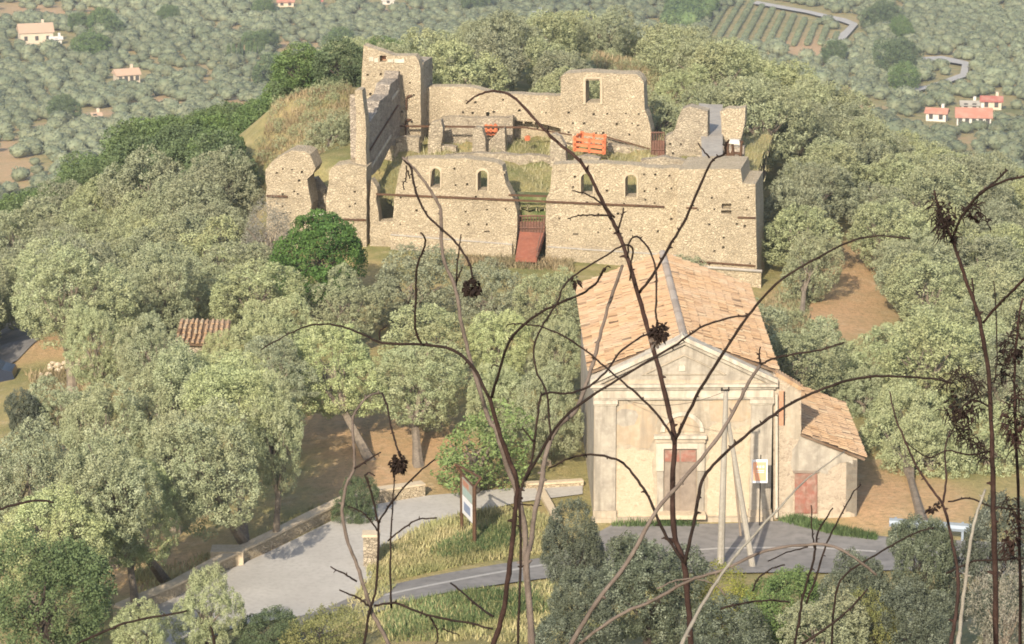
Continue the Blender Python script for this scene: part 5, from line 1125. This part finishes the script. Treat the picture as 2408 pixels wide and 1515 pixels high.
# ------------------------------------------------------------------ dry stems close to the camera
def smooth(pts, k=5):
    P_ = [np.array(p, float) for p in pts]; P_ = [2 * P_[0] - P_[1]] + P_ + [2 * P_[-1] - P_[-2]]; out = []
    for i in range(1, len(P_) - 2):
        for j in range(k):
            t = j / k; a, b, c, d = P_[i - 1:i + 3]; out.append(.5 * ((2 * b) + (-a + c) * t + (2 * a - 5 * b + 4 * c - d) * t * t + (-a + 3 * b - 3 * c + d) * t ** 3))
    out.append(P_[-2]); return out
def stem(plant, name, px, w0, w1, Y0, Y1, mat, root=False, spurs=5, seed=0):
    r = random.Random(seed + int(px[0][0])); pp = smooth(px); n_ = len(pp); L_ = []
    for i, (u, v) in enumerate(pp):
        t = i / (n_ - 1); Y = Y0 * (1 - t) + Y1 * t; L_.append(at(u + r.uniform(-1, 1) * 1.1, v + r.uniform(-1, 1) * 1.1, Y))
    rad = [max(.0008, (w0 * (1 - i / (n_ - 1)) + w1 * i / (n_ - 1)) * .37 * Y0 / F_ * r.uniform(.9, 1.12)) for i in range(n_)]
    if root:
        f = L_[0]; gz = ground_at(f[0], f[1] - .1); L_ = [np.array([f[0] + (f[0] - L_[1][0]) * .5, f[1] - .1, gz - .05]), (f + np.array([f[0], f[1] - .1, gz])) / 2] + L_; rad = [rad[0] * 1.3, rad[0] * 1.15] + rad
    mb = MB(); mb.tube(L_, rad, 7)
    for _ in range(spurs):   # knots and small thorny buds
        i = r.randrange(3, len(L_) - 1); p = np.array(L_[i]); t = np.array(L_[i]) - np.array(L_[i - 1]); t /= np.linalg.norm(t); sgn = r.choice((-1, 1)); sd_ = np.cross(t, fwd) * sgn
        q = p + (sd_ * .9 + t * r.uniform(-.1, .8)) * r.uniform(1.0, 2.3) * max(rad[i], .0016) * 1.5; mb.tube([p, (p + q) / 2 + t * rad[i] * .3, q], [rad[i] * .9, rad[i] * .65, rad[i] * .3], 5)
    return mb.build(name, mat, plant, smooth=True)
def plant(u, Y, label, cat='dry plant'):
    p = at(u, 1515, Y); return empty('dry_plant', (p[0], p[1] - .1, ground_at(p[0], p[1])), label, cat)
def head(pl, u, v, Y, ru, rv, n_, mat, seed=1, name='seed_head', droop=.4):
    r = random.Random(seed); c = at(u, v, Y); s = Y / F_; mb = MB()
    for _ in range(n_):
        d = Vector((r.gauss(0, 1), r.gauss(0, 1), r.gauss(0, 1) - droop)).normalized(); p = c + np.array([d.x * ru, d.y * ru, d.z * rv]) * s * r.uniform(.25, .8)
        q = p + np.array([d.x, d.y, d.z - r.uniform(0, .8)]) * s * r.uniform(8, 17); sd_ = np.cross(np.array(d), [r.gauss(0, 1), r.gauss(0, 1), r.gauss(0, 1)]); sd_ /= np.linalg.norm(sd_) + 1e-6; w = s * r.uniform(3.5, 7.0); m = (p + q) / 2 + sd_ * w * .3
        k = np.cross(q - p, sd_); k /= np.linalg.norm(k) + 1e-9
        mb.add([p, m + sd_ * w, q, m - sd_ * w, m + k * w * .7], [(0, 1, 4), (1, 2, 4), (2, 3, 4), (3, 0, 4)], r.random())
    return mb.build(name, mat, pl)
def fronds(pl, px, Y, n_, ln, mat, seed=3, wr=1.0):
    """curled dry leaflets hanging off a twig"""
    r = random.Random(seed); pp = smooth(px, 8); s = Y / F_; mb = MB()
    for _ in range(n_):
        i = r.randrange(len(pp) - 1); u, v = pp[i]; p = at(u, v, Y + r.uniform(-.1, .1)); a = r.uniform(0, 6.28); L_ = ln * s * r.uniform(.4, 1.2)
        d1 = np.array([math.cos(a), r.uniform(-.6, .6), math.sin(a)]); q = p + d1 * L_ * .55; e = q + (d1 * .4 + np.array([r.uniform(-.4, .4), 0, -.7])) * L_ * .5; mb.tube([p, q, e], [s * wr * 1.1, s * wr * 1.8, s * wr * .6], 4, r.random())
    return mb.build('dry_leaves', mat, pl)
SD, SR, SGy, SPa = M['stem_dark_shaded'], M['stem_red_shaded'], M['stem_grey'], M['stem_pale']
# A: tallest forked plant left of the church, red brown
A_ = plant(1160, 4.3, 'tall red brown dry stem forking into a long left arm and an arch')
stem(A_, 'stem', [(1160,1515),(1182,1443),(1199,1326),(1208,1242),(1214,1180),(1215,1130),(1185,1050),(1150,935)], 19, 15, 4.3, 4.3, SR, True, 4)
stem(A_, 'branch', [(1150,935),(1110,862),(1060,822),(990,810),(900,806),(850,785),(790,765),(730,765),(680,785),(612,823)], 12, 4, 4.3, 4.5, SD, spurs=10)
stem(A_, 'branch', [(990,808),(976,770),(978,680),(980,630),(995,590),(1000,562),(990,548)], 8, 6, 4.35, 4.3, SD, spurs=10)
stem(A_, 'twig', [(893,800),(893,780),(910,766)], 6, 5, 4.4, 4.4, SD, spurs=0)
stem(A_, 'branch', [(1156,935),(1175,870),(1200,800),(1250,750),(1310,715),(1360,695),(1400,668),(1420,632)], 10, 7, 4.3, 4.1, SD, spurs=12)
stem(A_, 'twig', [(1420,640),(1428,626),(1436,630)], 5, 3, 4.1, 4.1, SD, spurs=0); stem(A_, 'twig', [(1172,862),(1160,858),(1155,868)], 5, 3, 4.3, 4.3, SD, spurs=0)
stem(A_, 'twig', [(1160,1450),(1130,1430),(1090,1395),(1060,1372)], 9, 6, 4.3, 4.4, SD, spurs=4)
# B: grey twin-stemmed plant with hanging heads
B_ = plant(1249, 4.6, 'tall grey dry stem curling over at its top into a drooping black seed head')
stem(B_, 'stem', [(1249,1515),(1245,1443),(1235,1326),(1235,1259),(1225,1196),(1212,1150),(1190,1090),(1165,1008),(1152,992),(1125,908),(1105,841),(1085,757),(1072,681),(1041,600),(1038,507),(1030,478),(1000,430),(960,382),(946,371)], 22, 8, 4.6, 4.7, SGy, True, 6)
stem(B_, 'branch', [(948,372),(968,400),(975,440),(1000,500),(1040,540),(1080,580),(1103,620),(1113,655)], 8, 7, 4.7, 4.6, SD, spurs=6)
head(B_, 1110, 672, 4.6, 22, 19, 150, SD, 3)
stem(B_, 'twig', [(1072,672),(1078,600),(1084,550)], 6, 4, 4.7, 4.7, SD, spurs=3); stem(B_, 'twig', [(1074,662),(1082,640),(1088,628)], 6, 4, 4.7, 4.7, SD, spurs=1)
stem(B_, 'twig', [(955,390),(955,420),(948,432),(951,448)], 5, 4, 4.7, 4.7, SD, spurs=3); stem(B_, 'twig', [(958,400),(964,420)], 6, 4, 4.7, 4.7, SD, spurs=0)
stem(B_, 'twig', [(1205,1197),(1218,1188),(1250,1188),(1275,1190)], 6, 4, 4.55, 4.55, SD, spurs=2)
# C: grey leaning stem crossing to the upper right with a thin curled side stem
C2 = plant(1244, 4.0, 'straight grey dry stem leaning right across the left edge of the church roof')
stem(C2, 'stem', [(1252,1515),(1239,1326),(1249,1276),(1256,1209),(1272,1142),(1282,1075),(1306,1012),(1352,968),(1373,918),(1393,858),(1406,808),(1429,724),(1463,624)], 20, 11, 4.0, 4.2, SGy, True, 5)
stem(C2, 'branch', [(1295,1035),(1285,925),(1262,875),(1255,818),(1279,761),(1309,714),(1326,674),(1356,644),(1416,607),(1466,577),(1488,585),(1485,615),(1482,660)], 7, 6, 4.0, 4.1, SD, spurs=6)
head(C2, 1352, 658, 4.1, 9, 12, 14, SD, 5)
# D: black arching stems from the same clump
D_ = plant(1228, 3.8, 'slender black dry stem rising from the clump and sweeping right below the pediment')
stem(D_, 'stem', [(1218,1515),(1224,1300),(1222,1180),(1232,1130),(1250,1080),(1262,1000),(1270,940),(1286,924),(1339,925),(1386,908),(1430,868),(1456,831),(1500,797),(1528,785)], 9, 7, 3.8, 3.9, SD, True, 12)
stem(D_, 'branch', [(1234,1130),(1306,1008),(1369,948),(1456,891),(1540,841),(1604,801),(1647,771),(1701,751),(1761,741)], 10, 6, 3.8, 3.7, SD, spurs=8)
stem(D_, 'twig', [(1255,1040),(1240,1020),(1228,1005)], 6, 4, 3.8, 3.8, SD, spurs=1)
# E: the tall red brown stem in front of the church door
E_ = plant(1625, 4.1, 'tallest red brown dry stem rising before the church door and arching over the ruin')
stem(E_, 'stem', [(1625,1515),(1616,1400),(1607,1320),(1586,1260),(1581,1150),(1586,1040),(1576,980),(1555,890),(1530,800),(1508,720),(1480,620),(1455,550),(1430,500),(1400,440),(1365,380),(1310,335),(1270,295),(1220,240),(1192,220),(1155,215),(1122,225),(1098,243)], 22, 6, 4.1, 4.3, SR, True, 12)
stem(E_, 'branch', [(1590,1030),(1604,1002),(1647,915),(1701,831),(1744,764),(1785,711),(1838,657),(1922,607),(1995,570),(2065,555),(2142,562)], 12, 5, 4.1, 4.0, SD, spurs=10)
stem(E_, 'branch', [(1503,690),(1540,640),(1580,570),(1620,500),(1655,415),(1676,378),(1705,362)], 10, 7, 4.15, 4.1, SD, spurs=9)
stem(E_, 'twig', [(1446,512),(1410,475),(1378,456),(1345,448)], 7, 4, 4.2, 4.2, SD, spurs=2); stem(E_, 'twig', [(1440,508),(1390,506),(1360,507),(1335,515)], 7, 4, 4.2, 4.2, SD, spurs=1); stem(E_, 'twig', [(1452,545),(1460,520),(1467,490)], 7, 5, 4.2, 4.2, SD, spurs=2)
stem(E_, 'twig', [(1365,385),(1366,372)], 8, 6, 4.2, 4.2, SD, spurs=0); stem(E_, 'twig', [(1288,310),(1290,296)], 7, 5, 4.2, 4.2, SD, spurs=0)
stem(E_, 'twig', [(1705,362),(1706,340),(1715,330)], 9, 6, 4.1, 4.1, SD, spurs=3); stem(E_, 'twig', [(1668,372),(1655,355),(1640,335)], 6, 4, 4.1, 4.1, SD, spurs=0)
stem(E_, 'branch', [(1476,606),(1480,570),(1497,557),(1518,575),(1536,610),(1544,650),(1543,700),(1542,740),(1547,762)], 6, 7, 4.1, 4.0, SD, spurs=3)
head(E_, 1550, 777, 4.0, 24, 20, 170, SD, 8); head(E_, 1542, 806, 4.0, 12, 12, 26, SGy, 9)
stem(E_, 'branch', [(1607,1322),(1560,1250),(1530,1180),(1500,1130),(1465,1090),(1420,1072),(1380,1070),(1340,1078),(1290,1102)], 11, 6, 4.1, 4.2, SD, spurs=10)
stem(E_, 'branch', [(1585,1045),(1570,1008),(1523,951),(1476,908),(1429,868),(1389,834),(1339,798),(1289,774),(1249,764),(1205,762),(1189,768)], 9, 4, 4.1, 4.2, SD, spurs=8)
stem(E_, 'branch', [(1610,1325),(1632,1230),(1640,1180),(1652,1130),(1685,1085),(1740,1035),(1800,990),(1850,955),(1908,925),(1990,896),(2060,885),(2130,887),(2200,892),(2240,902)], 13, 7, 4.1, 4.2, SD, spurs=14)
stem(E_, 'twig', [(1640,1180),(1637,1190)], 10, 8, 4.1, 4.1, SD, spurs=0)
# F: grey stem crossing up right of the door
G_ = plant(1343, 3.6, 'long grey dry stem slanting from bottom centre up to the right across the facade')
stem(G_, 'stem', [(1343,1515),(1400,1420),(1470,1330),(1545,1200),(1600,1135),(1680,1040),(1730,960),(1760,900),(1788,858)], 16, 11, 3.6, 3.7, SGy, True, 4)
stem(G_, 'branch', [(1788,858),(1815,845),(1850,836),(1920,825),(1955,815),(1987,805)], 8, 6, 3.7, 3.7, SD, spurs=4); stem(G_, 'twig', [(1788,858),(1786,835),(1788,815)], 9, 3, 3.7, 3.7, SD, spurs=3)
stem(G_, 'twig', [(1545,1385),(1590,1365),(1640,1362),(1680,1375),(1706,1400)], 6, 4, 3.6, 3.6, SGy, spurs=2)
stem(G_, 'branch', [(1362,1515),(1450,1450),(1540,1410),(1620,1366),(1700,1340),(1800,1296),(1900,1281),(1960,1285),(2010,1312),(2062,1352)], 12, 9, 3.6, 3.5, SGy, spurs=7)
# G: small thorny plant at lower left
I_ = plant(905, 4.4, 'short dark thorny plant with curled stem and hanging seed head')
stem(I_, 'stem', [(915,1515),(880,1450),(862,1400),(840,1330),(815,1265),(804,1200),(815,1140),(833,1095),(829,1000),(838,965),(860,938),(880,926),(898,925)], 15, 6, 4.4, 4.5, SGy, True, 8)
stem(I_, 'branch', [(898,925),(912,960),(918,1000),(930,1040),(938,1066)], 7, 6, 4.5, 4.4, SD, spurs=4); head(I_, 938, 1087, 4.4, 20, 24, 150, SD, 12)
stem(I_, 'branch', [(856,1515),(868,1440),(885,1380),(890,1260),(886,1215),(870,1150),(858,1118)], 10, 6, 4.4, 4.4, SD, True, 6); stem(I_, 'branch', [(920,1430),(918,1300),(924,1180),(928,1120)], 8, 4, 4.4, 4.4, SD, spurs=3)
stem(I_, 'twig', [(833,1103),(860,1085),(895,1063)], 8, 5, 4.4, 4.4, SD, spurs=3); stem(I_, 'twig', [(889,1230),(930,1170),(975,1120),(1022,1080)], 7, 5, 4.4, 4.3, SD, spurs=3)
stem(I_, 'twig', [(888,1248),(858,1210),(818,1190)], 6, 4, 4.4, 4.4, SD, spurs=2); stem(I_, 'twig', [(912,1272),(945,1245),(985,1222),(1028,1219)], 6, 5, 4.4, 4.4, SD, spurs=2)
stem(I_, 'twig', [(860,1118),(868,1112),(882,1120)], 6, 4, 4.4, 4.4, SD, spurs=0); stem(I_, 'twig', [(864,1125),(870,1148)], 6, 5, 4.4, 4.4, SD, spurs=1)
stem(I_, 'twig', [(866,1425),(840,1405),(797,1388)], 8, 5, 4.4, 4.4, SD, spurs=3); stem(I_, 'twig', [(840,1368),(810,1350),(778,1333)], 7, 5, 4.4, 4.4, SD, spurs=3)
stem(I_, 'branch', [(880,1425),(930,1418),(980,1438),(1040,1455),(1100,1465),(1160,1480)], 8, 7, 4.4, 4.3, SD, spurs=9); stem(I_, 'twig', [(1010,1450),(1025,1475),(1030,1500),(1024,1515)], 7, 5, 4.4, 4.4, SD, spurs=3); stem(I_, 'twig', [(1040,1478),(1055,1485),(1080,1494)], 5, 3, 4.4, 4.4, SD, spurs=2)
# H: pale straight stalk
J_ = plant(1602, 3.4, 'straight thin pale grey stalk slanting from the bottom edge up to the lean-to roof')
stem(J_, 'stem', [(1602,1515),(1650,1425),(1712,1330),(1770,1262),(1850,1175),(1900,1125),(1985,1062)], 14, 4, 3.4, 3.6, SPa, True, 3)
# I: dark upright twigs by the lean-to
K_ = plant(1872, 4.6, 'three thin dark twigs standing upright before the lean-to')
stem(K_, 'stem', [(1868,1515),(1878,1466),(1888,1403),(1911,1326),(1918,1283),(1925,1249),(1942,1220),(1958,1195)], 10, 5, 4.6, 4.6, SD, True, 10)
stem(K_, 'branch', [(1895,1420),(1918,1363),(1938,1293),(1972,1222),(2005,1162),(2025,1139)], 8, 4, 4.6, 4.6, SD, spurs=7); stem(K_, 'twig', [(1915,1290),(1909,1240),(1908,1188)], 6, 4, 4.6, 4.6, SD, spurs=2); stem(K_, 'twig', [(1805,1320),(1850,1300),(1900,1286)], 4, 5, 4.6, 4.6, SD, spurs=0)
stem(K_, 'twig', [(1770,1390),(1780,1365),(1810,1340),(1845,1328)], 6, 5, 4.6, 4.6, SD, spurs=3); stem(K_, 'twig', [(1695,1432),(1740,1420),(1800,1412),(1858,1416)], 8, 6, 4.6, 4.6, SD, spurs=4); stem(K_, 'branch', [(1885,1515),(1960,1465),(2005,1425),(2040,1385)], 9, 6, 4.6, 4.6, SD, spurs=3)
L2_ = plant(1990, 5.0, 'dark bent twig pointing up right in front of the guard rail')
stem(L2_, 'stem', [(1955,1515),(1965,1400),(1990,1350),(2060,1305),(2120,1270),(2160,1250),(2196,1241)], 8, 5, 5.0, 5.0, SD, True, 8)
# J: twigs entering at the left edge
N_ = plant(90, 4.2, 'dark arched twig entering the picture at the left edge')
stem(N_, 'stem', [(-120,1515),(-80,1300),(-30,1215),(0,1198),(45,1185),(90,1177),(128,1181)], 11, 7, 4.2, 4.2, SD, True, 3)
O_ = plant(215, 4.2, 'long low dark twig across the bottom left corner')
stem(O_, 'stem', [(180,1515),(245,1486),(300,1464),(370,1450),(440,1437)], 9, 7, 4.2, 4.2, SD, True, 4)
stem(O_, 'branch', [(505,1515),(500,1490),(495,1472)], 10, 6, 4.2, 4.2, SD, True, 1)
# K: dense dry umbels at the right
Q_ = plant(2345, 4.4, 'tall red brown dry plant with curled dark leaves at the right edge')
stem(Q_, 'stem', [(2342,1515),(2340,1350),(2336,1200),(2333,1050),(2326,900),(2312,800),(2300,740),(2275,670),(2252,600),(2238,560),(2215,510),(2205,480),(2197,448)], 20, 7, 4.4, 4.4, SR, True, 10)
stem(Q_, 'branch', [(2312,758),(2350,715),(2375,690),(2420,645)], 9, 9, 4.4, 4.3, SR, spurs=4); stem(Q_, 'branch', [(2236,570),(2262,510),(2300,460),(2350,430),(2420,412)], 9, 8, 4.4, 4.3, SD, spurs=8); stem(Q_, 'twig', [(2300,455),(2330,435),(2350,418),(2368,400)], 6, 8, 4.4, 4.4, SD, spurs=3)
stem(Q_, 'twig', [(2296,745),(2290,700),(2286,655)], 8, 6, 4.4, 4.4, SD, spurs=2); stem(Q_, 'twig', [(2338,900),(2345,840),(2342,720),(2336,660)], 5, 4, 4.4, 4.4, SD, spurs=2)
head(Q_, 2225, 500, 4.4, 26, 42, 60, SD, 31, 'dry_leaf'); head(Q_, 2262, 950, 4.4, 46, 58, 90, SD, 32, 'dry_leaf'); head(Q_, 2290, 500, 4.4, 22, 24, 26, SD, 33, 'dry_leaf')
fronds(Q_, [(2198,470),(2215,520),(2240,560)], 4.4, 90, 42, SD, 4, .9); fronds(Q_, [(2200,520),(2260,500),(2300,480)], 4.4, 45, 34, SD, 5, .8)
fronds(Q_, [(2290,480),(2310,505),(2328,535)], 4.4, 18, 20, SD, 6)
stem(Q_, 'branch', [(2333,960),(2290,940),(2260,960),(2230,990)], 7, 5, 4.4, 4.4, SD, spurs=4); stem(Q_, 'branch', [(2335,1060),(2280,1070),(2230,1060),(2180,1075),(2130,1040)], 7, 4, 4.4, 4.4, SD, spurs=4)
fronds(Q_, [(2225,900),(2250,880),(2290,900),(2300,960),(2260,1010),(2220,960)], 4.4, 130, 40, SD, 7, .85); fronds(Q_, [(2240,1010),(2290,1040),(2320,1080)], 4.4, 90, 40, SD, 8, .8)
R_ = plant(2402, 4.7, 'brown dry plant with tangled leaflets cut by the right edge')
stem(R_, 'stem', [(2400,1515),(2398,1300),(2392,1100),(2385,900),(2395,760),(2405,700)], 12, 7, 4.7, 4.7, SR, True, 8)
fronds(R_, [(2408,740),(2370,800),(2360,860),(2385,900)], 4.7, 90, 38, SD, 9, .85); fronds(R_, [(2400,920),(2370,980),(2395,1060)], 4.7, 90, 40, SR, 10, .85); fronds(R_, [(2360,1180),(2395,1230),(2360,1290),(2400,1320)], 4.7, 90, 36, SR, 11, .8)
head(R_, 2385, 810, 4.7, 34, 60, 60, SD, 34, 'dry_leaf'); head(R_, 2388, 990, 4.7, 40, 66, 70, SR, 35, 'dry_leaf'); head(R_, 2380, 1250, 4.7, 30, 60, 50, SR, 36, 'dry_leaf')
stem(R_, 'twig', [(2225,1350),(2290,1320),(2340,1318),(2408,1312)], 7, 7, 4.6, 4.6, SD, spurs=10); stem(R_, 'twig', [(2230,1180),(2280,1172),(2330,1190),(2408,1200)], 6, 6, 4.6, 4.6, SD, spurs=6)
S_ = plant(2252, 4.0, 'pale straight stalk beside a brown curved stem in the lower right')
stem(S_, 'stem', [(2254,1515),(2260,1450),(2275,1330),(2290,1235),(2316,1152)], 16, 9, 4.0, 4.1, SPa, True, 3)
stem(S_, 'branch', [(2236,1515),(2250,1430),(2252,1350),(2240,1280),(2222,1200),(2195,1155),(2160,1105),(2130,1040),(2105,980),(2092,920)], 14, 5, 4.0, 4.2, SR, True, 5); stem(S_, 'branch', [(2215,1190),(2225,1130),(2222,1060),(2235,1010)], 8, 5, 4.0, 4.1, SR, spurs=5)
head(S_, 2195, 1190, 4.0, 14, 22, 26, SD, 14, name='dry_leaf')

# ------------------------------------------------------------------ summer haze between the hill and the valley
HAZE = True
if HAZE:
    hz = bpy.data.meshes.new('haze'); bm = bmesh.new(); bmesh.ops.create_cube(bm, size=1.0); bm.to_mesh(hz); bm.free()
    ho = link(bpy.data.objects.new('haze', hz)); zl, zh = float(ZZ.min()) - 1.0, 100.0
    zh = max(zh, float(ZZ.max()) + 3)
    ho.scale = (12500, 8400, zh - zl); ho.location = (0, 4100, (zh + zl) / 2)
    hm = bpy.data.materials.new('haze'); hm.use_nodes = True; tt = hm.node_tree; tt.nodes.clear(); out = tt.nodes.new('ShaderNodeOutputMaterial'); pv_ = tt.nodes.new('ShaderNodeVolumePrincipled')
    pv_.inputs['Color'].default_value = (.86, .90, .95, 1); pv_.inputs['Density'].default_value = .00016; pv_.inputs['Anisotropy'].default_value = .2
    tt.links.new(pv_.outputs[0], out.inputs['Volume']); hz.materials.append(hm); tag(ho, 'thin pale summer haze over the valley', 'haze', kind='stuff')
